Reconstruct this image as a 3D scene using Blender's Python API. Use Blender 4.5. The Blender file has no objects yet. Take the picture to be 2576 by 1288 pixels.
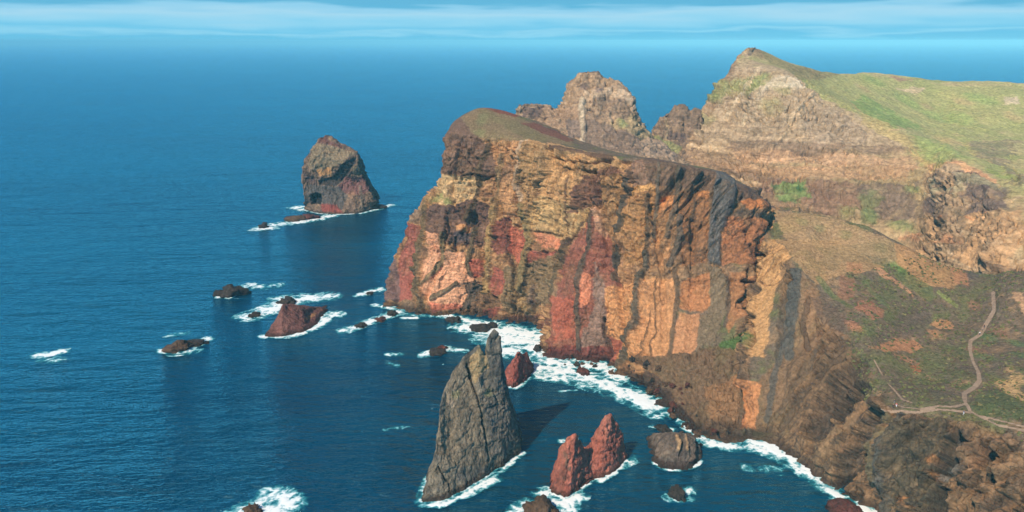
import bpy, math, random
import numpy as np
from mathutils import Vector, Matrix

# ------------------------------------------------------------------ camera, light, exposure
S = bpy.context.scene
COL = S.collection
FOC, CX, CY = 2022.6, 1288.0, 644.0        # survey frame 2576 x 1288
PITCH, HGT = math.radians(15.0), 160.0
SP, CP = math.sin(PITCH), math.cos(PITCH)
cam_d = bpy.data.cameras.new('camera'); cam = bpy.data.objects.new('camera', cam_d); COL.objects.link(cam)
cam.location = (0, 0, HGT); cam.rotation_euler = (math.radians(90) - PITCH, 0, 0)
cam_d.angle = 2 * math.atan(CX / FOC); cam_d.clip_start = 1.0; cam_d.clip_end = 300000.0
S.camera = cam
S.view_settings.view_transform = 'Standard'; S.view_settings.look = 'None'
S.view_settings.exposure = 0.14; S.view_settings.gamma = 1.0

SUN_EL, SUN_AZ = math.radians(43), math.radians(216)      # azimuth clockwise from +Y: behind the left shoulder
sd = Vector((math.sin(SUN_AZ) * math.cos(SUN_EL), math.cos(SUN_AZ) * math.cos(SUN_EL), math.sin(SUN_EL)))
sl = bpy.data.lights.new('sun', 'SUN'); sl.energy = 5.0; sl.angle = math.radians(0.6); sl.color = (1.0, 0.87, 0.70)
so = bpy.data.objects.new('sun', sl); COL.objects.link(so); so.rotation_euler = sd.to_track_quat('Z', 'Y').to_euler()

def lin(c, g=1.0):
    r = []
    for v in c[:3]:
        v = v / 255.0
        r.append(g * (v / 12.92 if v <= 0.04045 else ((v + 0.055) / 1.055) ** 2.4))
    r = np.array(r, np.float32)
    return r
def alb(c, sat=0.88):           # rock and plant colours, a little muted
    r = lin(c); l = r @ np.array((.3, .55, .15), np.float32)
    return l + (r - l) * sat

W = bpy.data.worlds.new('World'); S.world = W; W.use_nodes = True
def world():
    nt = W.node_tree; N = nt.nodes; K = nt.links; N.clear()
    out = N.new('ShaderNodeOutputWorld'); bg = N.new('ShaderNodeBackground')
    sky = N.new('ShaderNodeTexSky'); sky.sky_type = 'NISHITA'; sky.sun_disc = False
    sky.sun_elevation = SUN_EL; sky.sun_rotation = SUN_AZ; sky.altitude = 150; sky.ozone_density = 2.0; sky.air_density = 1.0; sky.dust_density = 0.3
    mul = N.new('ShaderNodeMixRGB'); mul.blend_type = 'MULTIPLY'; mul.inputs[0].default_value = 1
    mul.inputs[2].default_value = (0.026, 0.060, 0.080, 1)
    K.new(sky.outputs[0], mul.inputs[1])
    tc = N.new('ShaderNodeTexCoord'); sep = N.new('ShaderNodeSeparateXYZ'); K.new(tc.outputs['Generated'], sep.inputs[0])
    # layered cloud deck low over the horizon: long bands, warped by noise
    mp = N.new('ShaderNodeMapping'); mp.inputs['Scale'].default_value = (4.0, 4.0, 46); K.new(tc.outputs['Generated'], mp.inputs[0])
    n1 = N.new('ShaderNodeTexNoise'); n1.inputs['Scale'].default_value = 1.5; n1.inputs['Detail'].default_value = 3; n1.inputs['Roughness'].default_value = 0.5
    K.new(mp.outputs[0], n1.inputs['Vector'])
    a = N.new('ShaderNodeMath'); a.operation = 'MULTIPLY_ADD'; a.inputs[1].default_value = 0.034; a.inputs[2].default_value = -0.017
    K.new(n1.outputs['Fac'], a.inputs[0])
    b = N.new('ShaderNodeMath'); b.operation = 'ADD'; K.new(sep.outputs['Z'], b.inputs[0]); K.new(a.outputs[0], b.inputs[1])
    sc = N.new('ShaderNodeMath'); sc.operation = 'MULTIPLY'; sc.inputs[1].default_value = 10.0; K.new(b.outputs[0], sc.inputs[0])
    rp = N.new('ShaderNodeValToRGB'); K.new(sc.outputs[0], rp.inputs[0])
    e = rp.color_ramp.elements
    stops = [(0.0, (112, 190, 222)), (0.05, (104, 188, 222)), (0.09, (140, 205, 231)), (0.13, (112, 193, 226)), (0.20, (138, 204, 231)),
             (0.30, (160, 209, 231)), (0.37, (140, 200, 228)), (0.42, (98, 177, 212)), (0.50, (96, 174, 210)), (0.60, (72, 172, 232)), (1.0, (70, 176, 250))]
    while len(e) < len(stops): e.new(0.5)
    for el, (p, c) in zip(e, stops):
        el.position = p; el.color = (*lin(c, 1.9 if p == 1.0 else 1.35 if p == 0.6 else 1), 1)
    # blue sky with broken cloud higher up
    n2 = N.new('ShaderNodeTexNoise'); n2.inputs['Scale'].default_value = 3.0; n2.inputs['Detail'].default_value = 6
    mp2 = N.new('ShaderNodeMapping'); mp2.inputs['Scale'].default_value = (1, 1, 2.5); K.new(tc.outputs['Generated'], mp2.inputs[0]); K.new(mp2.outputs[0], n2.inputs['Vector'])
    r2 = N.new('ShaderNodeValToRGB'); r2.color_ramp.elements[0].position = 0.5; r2.color_ramp.elements[1].position = 0.72; K.new(n2.outputs['Fac'], r2.inputs[0])
    m2 = N.new('ShaderNodeMixRGB'); K.new(r2.outputs[0], m2.inputs[0]); K.new(mul.outputs[0], m2.inputs[1]); m2.inputs[2].default_value = (0.07, 0.19, 0.27, 1)
    f = N.new('ShaderNodeMapRange'); f.inputs[1].default_value = 0.14; f.inputs[2].default_value = 0.50; f.interpolation_type = 'SMOOTHSTEP'
    K.new(sep.outputs['Z'], f.inputs[0])
    m3 = N.new('ShaderNodeMixRGB'); K.new(f.outputs[0], m3.inputs[0]); K.new(rp.outputs[0], m3.inputs[1]); K.new(m2.outputs[0], m3.inputs[2])
    K.new(m3.outputs[0], bg.inputs[0]); bg.inputs[1].default_value = 1.0
    K.new(bg.outputs[0], out.inputs[0])
world()

# ------------------------------------------------------------------ helpers: survey points, noise, lofts
def wpt(x, y, Y):
    dx, dy = (x - CX) / FOC, (CY - y) / FOC
    t = Y / (CP + dy * SP)
    return np.array((t * dx, Y, HGT + t * (dy * CP - SP)))
def sea(x, y, z=0.0):
    dx, dy = (x - CX) / FOC, (CY - y) / FOC
    t = (z - HGT) / (dy * CP - SP)
    return np.array((t * dx, t * (CP + dy * SP), z))
def P(q):
    return sea(q[0], q[1]) if len(q) < 3 or q[2] is None else wpt(*q)
def proj(p):
    y, z = p[..., 1], p[..., 2] - HGT
    d = y * CP - z * SP
    return CX + FOC * p[..., 0] / d, CY - FOC * (y * SP + z * CP) / d, d
RV, UV_, FV = np.array((1, 0, 0.)), np.array((0, SP, CP)), np.array((0, CP, -SP))
QB = np.stack([RV, UV_, FV * 0.3], 1).astype(np.float32)      # feature space: metres across, metres up, damped depth

_G = np.random.RandomState(7).normal(size=(256, 3)).astype(np.float32); _G /= np.linalg.norm(_G, axis=1)[:, None]
_PM = np.random.RandomState(3).permutation(256).astype(np.int32)
def gn(p, seed=0):
    p = np.asarray(p, np.float32) + np.float32(seed * 17.37)
    i = np.floor(p).astype(np.int32); f = p - i; i &= 255
    w = f * f * f * (f * (f * 6 - 15) + 10)
    out = 0
    def g(dx, dy, dz):
        h = _PM[(_PM[(_PM[(i[:, 0] + dx) & 255] + i[:, 1] + dy) & 255] + i[:, 2] + dz) & 255]
        v = _G[h]
        return v[:, 0] * (f[:, 0] - dx) + v[:, 1] * (f[:, 1] - dy) + v[:, 2] * (f[:, 2] - dz)
    lp = lambda a, b, t: a + (b - a) * t
    x0 = lp(lp(g(0, 0, 0), g(1, 0, 0), w[:, 0]), lp(g(0, 1, 0), g(1, 1, 0), w[:, 0]), w[:, 1])
    x1 = lp(lp(g(0, 0, 1), g(1, 0, 1), w[:, 0]), lp(g(0, 1, 1), g(1, 1, 1), w[:, 0]), w[:, 1])
    return lp(x0, x1, w[:, 2]) * 1.5
def fbm(p, o=4, gain=0.5, seed=0):
    p = np.asarray(p, np.float32); s = 0; a = 1.0; t = 0
    for k in range(o):
        s = s + a * gn(p, seed + k); t += a; a *= gain; p = p * 2.03
    return s / t
def ridge(p, o=3, seed=0):
    p = np.asarray(p, np.float32); s = 0; a = 1.0; t = 0
    for k in range(o):
        s = s + a * (1 - 2 * np.abs(gn(p, seed + k))); t += a; a *= 0.5; p = p * 2.07
    return s / t
def blocks(p, seed=0):
    """jointed rock: every joint block has its own offset and tilt -> value in about -1..1"""
    p = np.asarray(p, np.float32) + np.float32(seed * 7.31); i = np.floor(p).astype(np.int32); best = np.full(len(p), 9.0, np.float32); val = np.zeros(len(p), np.float32)
    for dx in (-1, 0, 1):
        for dy in (-1, 0, 1):
            for dz in (-1, 0, 1):
                c = i + np.array((dx, dy, dz), np.int32); k = c & 255
                h = _PM[(_PM[(_PM[k[:, 0]] + k[:, 1]) & 255] + k[:, 2]) & 255]
                v = p - (c + 0.5 + 0.42 * _G[h]); d = (v * v).sum(1); m = d < best
                best[m] = d[m]; hm = _PM[(h[m] + 91) & 255]; val[m] = (_G[hm, 0] + (v[m] * _G[(hm + 57) & 255]).sum(1) * 1.3)
    return np.clip(val, -1.3, 1.3)
def sst(a, b, x):
    t = np.clip((x - a) / (b - a), 0, 1); return t * t * (3 - 2 * t)
def sc(p, x, y=None, z=None):
    return p / np.array((x, y or x, z or x), np.float32)

def hermite(Pt, subs, tens=0.8):
    n = len(Pt); dP = np.diff(Pt, axis=0)
    h = np.linalg.norm(dP.reshape(n - 1, -1, Pt.shape[-1])[..., :3], axis=2)          # chord lengths, each line its own
    h = np.maximum(h, 1e-3).reshape(dP.shape[:-1] + (1,)); sl = dP / h
    v = np.zeros_like(Pt); v[0] = sl[0]; v[-1] = sl[-1]
    v[1:-1] = (sl[:-1] * h[1:] + sl[1:] * h[:-1]) / (h[1:] + h[:-1])
    out = []
    for k in range(n - 1):
        t = (np.arange(subs[k]) / subs[k]).reshape((-1,) + (1,) * (Pt.ndim - 1))
        m = [v[k] * h[k] * tens, v[k + 1] * h[k] * tens]
        out.append((2 * t**3 - 3 * t**2 + 1) * Pt[k] + (t**3 - 2 * t**2 + t) * m[0] + (3 * t**2 - 2 * t**3) * Pt[k + 1] + (t**3 - t**2) * m[1])
    out.append(Pt[-1:])
    return np.concatenate(out, 0)
def loft(ctrl, sp, rowmul=None, colmul=None, tens=0.8):
    """ctrl (columns, rows, 3) -> fine grid (NU, NV, 3), spacing about sp metres"""
    C = np.asarray(ctrl, float); nc, nr = C.shape[:2]
    rm = np.ones(nr - 1) if rowmul is None else np.array(rowmul, float); cm = np.ones(nc - 1) if colmul is None else np.array(colmul, float)
    lu = np.percentile(np.linalg.norm(np.diff(C, axis=0), axis=2), 70, axis=1); lv = np.percentile(np.linalg.norm(np.diff(C, axis=1), axis=2), 80, axis=0)
    su = np.maximum(2, np.ceil(lu / (sp * cm))).astype(int); sv = np.maximum(2, np.ceil(lv / (sp * rm))).astype(int)
    A = hermite(C, su, tens)
    return hermite(A.transpose(1, 0, 2), sv, tens).transpose(1, 0, 2)
def normals(G):
    a = np.gradient(G, axis=0); b = np.gradient(G, axis=1); n = np.cross(a, b)
    n /= np.linalg.norm(n, axis=2)[..., None] + 1e-9
    return n
def orient(G, n):      # make normals face outwards: towards the camera on average over the visible rows
    v = np.array((0, 0, HGT)) - G
    s = np.sign(np.sum(np.median((n * v).sum(2))) or 1)
    return n * s
def grid_mesh(name, G, col=None, mat=None, smooth=True, parent=None, extra=None):
    nu, nv = G.shape[:2]; nV = nu * nv
    idx = np.arange(nV).reshape(nu, nv)
    q = np.stack([idx[:-1, :-1], idx[1:, :-1], idx[1:, 1:], idx[:-1, 1:]], 2).reshape(-1, 4)
    return raw_mesh(name, G.reshape(-1, 3), q, col, mat, smooth, parent, extra)
def raw_mesh(name, V, q, col=None, mat=None, smooth=True, parent=None, extra=None):
    me = bpy.data.meshes.new(name); k = q.shape[1]
    me.vertices.add(len(V)); me.vertices.foreach_set('co', np.ascontiguousarray(V, np.float32).ravel())
    me.loops.add(q.size); me.loops.foreach_set('vertex_index', np.ascontiguousarray(q, np.int32).ravel())
    me.polygons.add(len(q)); me.polygons.foreach_set('loop_start', np.arange(0, q.size, k, dtype=np.int32))
    me.polygons.foreach_set('use_smooth', np.full(len(q), smooth, bool))
    me.update(calc_edges=True); me.validate()
    if col is not None:
        a = me.attributes.new('Col', 'FLOAT_COLOR', 'POINT')
        c = np.ones((len(V), 4), np.float32); c[:, :3] = col.reshape(-1, 3); a.data.foreach_set('color', c.ravel())
    for nm, v in (extra or {}).items():
        a = me.attributes.new(nm, 'FLOAT', 'POINT'); a.data.foreach_set('value', np.ascontiguousarray(v, np.float32).ravel())
    if mat: me.materials.append(mat)
    o = bpy.data.objects.new(name, me); COL.objects.link(o)
    if parent: o.parent = parent
    return o
def tag(o, label=None, cat=None, group=None, kind=None):
    if label: o['label'] = label
    if cat: o['category'] = cat
    if group: o['group'] = group
    if kind: o['kind'] = kind
    return o

# crops of the survey used to note features: name -> (x0, y0, scale)
CR = {'D': (0, 0, 1.0)}
for k_, (x_, y_, s_) in {'a': (1440, 380, .3416), 'b': (1440, 780, .3416), 'c': (2250, 560, .3416), 'd': (2250, 950, .3416), 'e': (2800, 900, .3416),
                         'f': (3000, 1400, .4037), 'g': (2200, 140, .6366), 'h': (3100, 500, .4657), 'i': (3200, 1100, .4191), 'j': (1900, 240, .3882),
                         'k': (2000, 1000, .7143), 'l': (1400, 340, .8228), 'm': (940, 460, .3417), 'n': (1500, 1150, .598), 'o': (2800, 800, .8696)}.items():
    CR[k_] = (x_ / 1.49068, y_ / 1.49068, s_ / 1.49068)
def D(c, pts):
    x0, y0, s = CR[c]
    return [(x0 + s * p[0], y0 + s * p[1]) for p in pts]

class Surf:
    """a surface that answers: which point of you is seen at this survey position?"""
    def __init__(self, G, step=1):
        self.V = G[::step, ::step].reshape(-1, 3); self.x, self.y, self.d = proj(self.V)
    def hit(self, x, y, r=5.0):
        e = (self.x - x) ** 2 + (self.y - y) ** 2
        for k in (1, 2, 4, 10):
            m = np.nonzero(e < (r * k) ** 2)[0]
            if len(m):
                j = m[np.argmin(self.d[m] + 1.2 * np.sqrt(e[m]) / k)]
                # slide along the view plane to the asked position
                p = self.V[j].copy(); d = self.d[j]
                return p + RV * (x - self.x[j]) * d / FOC - UV_ * (y - self.y[j]) * d / FOC
        return self.V[np.argmin(e)]
def seg_dist(q, pts):
    best = np.full(len(q), 1e9, np.float32)
    for a, b in zip(pts[:-1], pts[1:]):
        ab = b - a; t = np.clip(((q - a) @ ab) / max(ab @ ab, 1e-6), 0, 1)
        best = np.minimum(best, np.linalg.norm(q - a - t[:, None] * ab, axis=1))
    return best
def poly_sd(q, pts):           # signed distance (negative inside), in the feature plane
    x, y = q[:, 0], q[:, 1]; n = len(pts); d = np.full(len(q), 1e9, np.float32); ins = np.zeros(len(q), bool)
    for i in range(n):
        a = pts[i]; b = pts[(i + 1) % n]; ex, ey = b[0] - a[0], b[1] - a[1]
        t = np.clip(((x - a[0]) * ex + (y - a[1]) * ey) / max(ex * ex + ey * ey, 1e-9), 0, 1)
        d = np.minimum(d, np.hypot(x - a[0] - t * ex, y - a[1] - t * ey))
        if a[1] != b[1]:
            c = ((a[1] > y) != (b[1] > y)) & (x < ex * (y - a[1]) / (b[1] - a[1]) + a[0]); ins ^= c
    return np.where(ins, -d, d)

def paint(surf, pts, col, feats, wob, relief=None, ws=1.0, smooth=None, mot=(1.05, .8, .5)):
    """feats: (kind, crop, points, size, colour, amount, relief). Everything is anchored on the surface in metres."""
    q = (pts @ QB).astype(np.float32)
    q[:, 0] += ws * (1.5 * fbm(sc(pts, 7 * ws, 7 * ws, 9 * ws), 4, 0.6, 500)); q[:, 1] += ws * (2.0 * fbm(sc(pts, 7 * ws, 7 * ws, 7 * ws), 4, 0.6, 510))
    mott = np.clip(mot[0] + mot[1] * fbm(sc(pts, 3.0 * ws, 3.0 * ws, 9 * ws), 4, 0.65, 520), mot[2], 1)
    for ft in feats:
        kind, c, ps, size, colr, amt = ft[:6]; rel = ft[6] if len(ft) > 6 else 0; smo = ft[7] if len(ft) > 7 else 0
        dp = D(c, ps); h = np.array([surf.hit(*p) for p in dp]); hq = (h @ QB).astype(np.float32)
        mpp = np.median(proj(h)[2]) / FOC * CR[c][2]          # metres per crop unit
        r = size * mpp * (0.8 if kind == 'l' else 1.0); pad = r * 3 + 4
        lo, hi = hq.min(0) - pad, hq.max(0) + pad
        lo[2] -= 6; hi[2] += 6
        m = np.nonzero(np.all((q > lo) & (q < hi), axis=1))[0]
        if not len(m): continue
        if kind == 'l':
            d = seg_dist(q[m], hq) / r
            d = d + wob[m] * 0.45
            w = sst(1.15, 0.8, d)
        elif kind == 'p':
            d = poly_sd(q[m], hq) + wob[m] * max(r, 0.5) * 0.9
            w = sst(r * 0.15 + .2 * ws, -r * 0.15 - .2 * ws, d)
        elif kind == 'b':                        # soft blotch around points
            d = np.min([np.linalg.norm((q[m] - k), axis=1) for k in hq], axis=0) / r + wob[m] * 0.5
            w = sst(1.2, 0.4, d)
        if colr is not None and col is not None:
            wa = np.minimum(w, w * amt * mott[m])[:, None]
            col[m] = col[m] * (1 - wa) + alb(colr)[None] * wa
        if smo and smooth is not None: smooth[m] = np.maximum(smooth[m], w * smo)
        if rel and relief is not None:
            relief[m] += w * rel * (1.9 if rel > 0 else 2.1)
    return col

# ------------------------------------------------------------------ materials
def rock_mat(name, bump=0.7, fine=2.2, amount=0.5, strata=0.6, joints=0.5):
    m = bpy.data.materials.new(name); m.use_nodes = True; nt = m.node_tree; N = nt.nodes; K = nt.links
    b = N['Principled BSDF']; b.inputs['Roughness'].default_value = 0.92; b.inputs['Specular IOR Level'].default_value = 0.12
    at = N.new('ShaderNodeAttribute'); at.attribute_name = 'Col'
    tc = N.new('ShaderNodeTexCoord')
    def noise(scale, sc3, det, rough):
        mp = N.new('ShaderNodeMapping'); mp.inputs['Scale'].default_value = sc3; K.new(tc.outputs['Object'], mp.inputs[0])
        n = N.new('ShaderNodeTexNoise'); n.inputs['Scale'].default_value = scale; n.inputs['Detail'].default_value = det; n.inputs['Roughness'].default_value = rough
        K.new(mp.outputs[0], n.inputs['Vector']); return n
    def rng_(n, lo, hi):
        mr = N.new('ShaderNodeMapRange'); mr.inputs[1].default_value = 0.32; mr.inputs[2].default_value = 0.68; mr.inputs[3].default_value = lo; mr.inputs[4].default_value = hi
        K.new(n.outputs['Fac'], mr.inputs[0]); return mr
    def times(a, c):
        mx = N.new('ShaderNodeMixRGB'); mx.blend_type = 'MULTIPLY'; mx.inputs[0].default_value = 1; K.new(a, mx.inputs[1]); K.new(c, mx.inputs[2]); return mx.outputs[0]
    n1 = noise(1 / fine, (1, 1, .8), 6, 0.7); n3 = noise(1.0, (.07, .07, 1.1), 4, 0.6)
    c = times(at.outputs['Color'], rng_(n1, 1 - amount, 1 + amount * 0.85).outputs[0])
    sa = N.new('ShaderNodeAttribute'); sa.attribute_name = 'strata'
    mx = N.new('ShaderNodeMixRGB'); mx.blend_type = 'MULTIPLY'; K.new(sa.outputs['Fac'], mx.inputs[0]); K.new(c, mx.inputs[1]); K.new(rng_(n3, 1 - strata * .6, 1 + strata * .45).outputs[0], mx.inputs[2]); c = mx.outputs[0]
    K.new(c, b.inputs['Base Color'])
    vo = N.new('ShaderNodeTexVoronoi'); vo.feature = 'DISTANCE_TO_EDGE'; vo.inputs['Scale'].default_value = 0.42; mp = N.new('ShaderNodeMapping'); mp.inputs['Scale'].default_value = (1, 1, .6)
    nw = noise(0.6, (1, 1, 1), 3, .6); ad = N.new('ShaderNodeVectorMath'); ad.operation = 'MULTIPLY_ADD'; ad.inputs[1].default_value = (1.6, 1.6, 1.6)
    K.new(nw.outputs['Color'], ad.inputs[0]); K.new(tc.outputs['Object'], ad.inputs[2]); K.new(ad.outputs[0], mp.inputs[0]); K.new(mp.outputs[0], vo.inputs['Vector'])
    cl = N.new('ShaderNodeMath'); cl.operation = 'MINIMUM'; cl.inputs[1].default_value = 0.12; K.new(vo.outputs['Distance'], cl.inputs[0])
    n2 = noise(0.8, (1, 1, .7), 6, 0.68)
    b1 = N.new('ShaderNodeBump'); b1.inputs['Strength'].default_value = bump; b1.inputs['Distance'].default_value = 1.3; K.new(n2.outputs['Fac'], b1.inputs['Height'])
    b2 = N.new('ShaderNodeBump'); K.new(sa.outputs['Fac'], b2.inputs['Strength']); b2.inputs['Distance'].default_value = 1.1; K.new(n3.outputs['Fac'], b2.inputs['Height']); K.new(b1.outputs[0], b2.inputs['Normal'])
    b3 = N.new('ShaderNodeBump'); b3.inputs['Strength'].default_value = joints; b3.inputs['Distance'].default_value = 3.0; K.new(cl.outputs[0], b3.inputs['Height']); K.new(b2.outputs[0], b3.inputs['Normal'])
    K.new(b3.outputs[0], b.inputs['Normal'])
    return m
M_CLIFF = rock_mat('volcanic_rock', 0.9, 1.6, 0.38, 0.45, 0.7); M_HILL = rock_mat('hill_ground', 0.8, 3.0, 0.45, 0.5, 0.3); M_STACK = rock_mat('basalt_rock', 0.8, 1.6, 0.5, 0.2, 0.5)
M_PATH = rock_mat('trodden_earth', 0.3, 1.5, 0.25, 0.0, 0.0)
def plain(name, c, rough=0.8):
    m = bpy.data.materials.new(name); m.use_nodes = True; nt = m.node_tree; N = nt.nodes; b = N['Principled BSDF']
    n = N.new('ShaderNodeTexNoise'); n.inputs['Scale'].default_value = 9; r = N.new('ShaderNodeValToRGB')
    r.color_ramp.elements[0].color = (*(lin(c) * 0.8), 1); r.color_ramp.elements[1].color = (*(lin(c) * 1.1), 1)
    nt.links.new(n.outputs['Fac'], r.inputs[0]); nt.links.new(r.outputs[0], b.inputs['Base Color']); b.inputs['Roughness'].default_value = rough
    return m

def cracks(p, size, seed):
    a = sst(0.86, 1.0, 1 - np.abs(gn(sc(p, size, size, size * 2.6), seed) + 0.35 * gn(sc(p, size * .4), seed + 1)))
    b = sst(0.86, 1.0, 1 - np.abs(gn(sc(p, size * 3, size * 3, size * .7), seed + 2) + 0.3 * gn(sc(p, size * .4), seed + 3)))
    return np.maximum(a * sst(-.25, .15, gn(sc(p, size * 4), seed + 4)), b * sst(0, .35, gn(sc(p, size * 5), seed + 5)))
def gully(p, seed):
    a = sst(0.62, 1.0, 1 - np.abs(gn(p, seed) + 0.22 * gn(p * 2.7, seed + 1)))
    return a * sst(-.35, .2, gn(p * np.array((.4, .4, .8), np.float32), seed + 2))
def terrace(p, step, seed):
    t = (p[:, 2] + 0.06 * p[:, 0] + step * 1.2 * fbm(sc(p, step * 8), 3, .5, seed)) / step
    f = t - np.floor(t); k = np.floor(t)
    amp = 0.5 + 0.9 * gn(np.stack([k * 3.7, p[:, 0] / 30, p[:, 1] / 30], 1), seed + 5)
    return np.where(f < .78, f / .78, (1 - f) / .22) * np.clip(amp, 0, 1.2)
def rock_disp(p, cliff, seed=0, a=(2.4, 1.1, 0.8, 0.45), L=14.0, ledge=2.4):
    d = a[0] * ridge(sc(p, L, L, L * 4), 2, seed) * cliff
    d += a[1] * (fbm(sc(p, 7, 7, 13), 3, 0.5, seed + 5) * (0.25 + 0.75 * cliff) + 0.9 * ridge(sc(p, 5.0, 5.0, 34), 3, seed + 45) * cliff)
    d += a[2] * 1.5 * terrace(p, ledge * 1.4, seed + 9) * cliff * sst(-.3, .25, gn(sc(p, 30, 30, 16), seed + 12))
    d += a[2] * 0.8 * terrace(p, ledge * 3.1, seed + 19) * cliff
    d += a[3] * ridge(sc(p, 1.9, 1.9, 5.5), 3, seed + 13) * (0.25 + 0.75 * cliff)
    d -= a[2] * 2.2 * cracks(p, ledge * 2.2, seed + 30) * cliff
    w = p + np.stack([fbm(sc(p, 4), 2, .5, seed + 70 + k) for k in range(3)], 1) * 1.2
    d += a[1] * 0.75 * blocks(sc(w, ledge * 2.6, ledge * 2.6, ledge * 2.0), seed + 2) * cliff
    d += a[1] * 0.38 * blocks(sc(w, ledge * 1.0, ledge * 1.0, ledge * 0.9), seed + 4) * cliff
    return d - np.median(d[cliff > .5]) * cliff if (cliff > .5).any() else d

# ------------------------------------------------------------------ headland (cliffs, plateau, slope with the paths)
# columns run from the waterline up the cliff, over the brow and on to the rear rim: survey x, y and range
HC = [
 [(976,765),(978,700,490),(1032,560,505),(1108,445,516),(1122,350,522),(1138,312,530),(1160,292,538),(1205,272,548)],
 [(1030,785),(1030,710,482),(1060,590,495),(1112,460,508),(1132,335,516),(1150,305,525),(1175,288,534),(1213,271,548)],
 [(1090,792),(1085,700,470),(1095,600,483),(1122,470,500),(1158,325,512),(1172,304,522),(1194,288,533),(1222,271,548)],
 [(1180,790),(1185,700,470),(1190,600,481),(1195,470,495),(1204,340,506),(1222,318,518),(1243,297,532),(1265,278,550)],
 [(1290,812),(1290,720,456),(1285,610,468),(1280,470,482),(1270,344,494),(1288,322,508),(1300,306,525),(1315,294,545)],
 [(1355,822),(1357,740,449),(1350,620,458),(1345,480,470),(1330,358,480),(1350,342,495),(1362,327,512),(1370,314,535)],
 [(1374,895),(1386,790,409),(1396,670,434),(1400,500,452),(1400,370,464),(1405,362,475),(1412,352,492),(1425,342,515)],
 [(1450,905),(1450,790,403),(1465,650,422),(1480,510,440),(1480,386,452),(1482,380,464),(1485,373,480),(1490,365,500)],
 [(1520,915),(1525,790,398),(1540,650,415),(1550,510,430),(1550,396,440),(1552,392,450),(1555,389,462),(1558,386,480)],
 [(1575,945),(1590,800,386),(1610,660,402),(1615,520,416),(1620,401,428),(1622,399,436),(1624,398,444),(1626,397,455)],
 [(1640,995),(1655,870,366),(1690,700,391),(1705,540,410),(1710,412,422),(1713,411,430),(1716,411,438),(1718,411,448)],
 [(1715,1060),(1745,930,346),(1785,740,382),(1805,570,404),(1800,434,418),(1803,433,424),(1806,432,430),(1808,432,436)],
 [(1780,1098),(1800,950,338),(1822,785,372),(1848,615,395),(1878,476,412),(1884,475,418),(1888,474,424),(1892,474,430)],
 [(1820,1102),(1835,950,337),(1845,805,366),(1868,645,391),(1922,520,410),(1926,519,415),(1930,518,420),(1934,518,426)],
 [(1860,1102),(1875,930,347),(1884,790,394),(1908,650,408),(1940,545,411),(1948,533,415),(1956,526,420),(1964,521,425)],
 [(1905,1101),(1890,950,328),(1899,810,356),(1924,690,382),(1950,590,398),(1972,568,403),(1990,552,408),(2010,533,416)],
 [(1935,1104),(1930,960,323),(1935,820,348),(1955,700,372),(1978,620,384),(2010,590,392),(2035,565,400),(2058,540,410)],
 [(1965,1112),(1978,990,316),(1985,850,336),(1995,725,357),(2004,655,370),(2040,620,382),(2070,590,394),(2105,549,405)],
 [(2020,1145),(2035,1050,300),(2050,950,313),(2060,850,328),(2065,775,341),(2110,700,358),(2150,630,378),(2180,569,396)],
 [(2060,1190),(2085,1110,281),(2115,1040,286),(2142,960,293),(2168,900,300),(2200,800,325),(2240,700,358),(2270,614,385)],
 [(2110,1226),(2140,1160,268),(2160,1100,271),(2185,1030,275),(2208,985,280),(2250,870,308),(2295,750,344),(2340,650,376)],
 [(2150,1245),(2175,1180,262),(2190,1120,263),(2212,1070,263),(2232,1034,264),(2290,940,290),(2350,800,330),(2405,676,370)],
 [(2230,1310),(2245,1230,248),(2260,1160,250),(2275,1100,252),(2300,1042,255),(2350,960,280),(2420,830,320),(2478,694,367)],
 [(2380,1440),(2390,1340,222),(2400,1250,229),(2412,1150,236),(2430,1062,242),(2460,970,265),(2500,850,305),(2545,690,350)],
 [(2620,1600),(2625,1450,198),(2630,1330,204),(2635,1220,211),(2640,1097,222),(2660,980,250),(2680,850,290),(2720,680,345)],
 [(2960,1750),(2960,1580,182),(2950,1430,190),(2940,1290,197),(2930,1160,205),(2930,1020,235),(2930,880,280),(2930,700,340)],
]
def headland():
    ctrl = []
    for k, c in enumerate(HC):
        r = [P(q) for q in c]
        out = r[0] - r[1]; out[2] = 0; out /= max(np.linalg.norm(out), 1e-6)
        r.insert(0, r[0] + out * 5 + np.array((0, 0, -6.0)))
        R = r[-1]
        if k < 14:
            r += [R + np.array((8, 22, -45.)), np.array((R[0] + 20, R[1] + 60, 8.0))]
        else:
            t = min(1, (k - 14) / 4)
            r += [R + np.array((2, 14, -9. - 8 * (1 - t))), np.array((R[0] + 6, R[1] + 48, max(8, R[2] - 26) * t + 12 * (1 - t)))]
        ctrl.append(r)
    a = [p + np.array((6, 45 + 12 * (j > 2), 0.)) for j, p in enumerate(ctrl[0])]
    for j, p in enumerate(a): p[2] = min(p[2] * 0.25, 20) if j > 1 else -6
    b = [p + np.array((30, 60, 0.)) for p in a]
    for p in b: p[2] = -6
    a0 = [p + np.array((1.0, 7, -0.02 * p[2])) for p in ctrl[0]]
    ctrl = [b, a, a0] + ctrl
    G = loft(ctrl, 0.45, rowmul=[2, 1, 1, 1, 1, 1, 1, 1, 2.5, 8], colmul=[8, 4, 2] + [1] * (len(ctrl) - 9) + [.75, .75, .75, .9, 6], tens=0.75)
    return G
HG = headland(); print('headland', HG.shape)
H_SURF = Surf(HG, 2)
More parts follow.
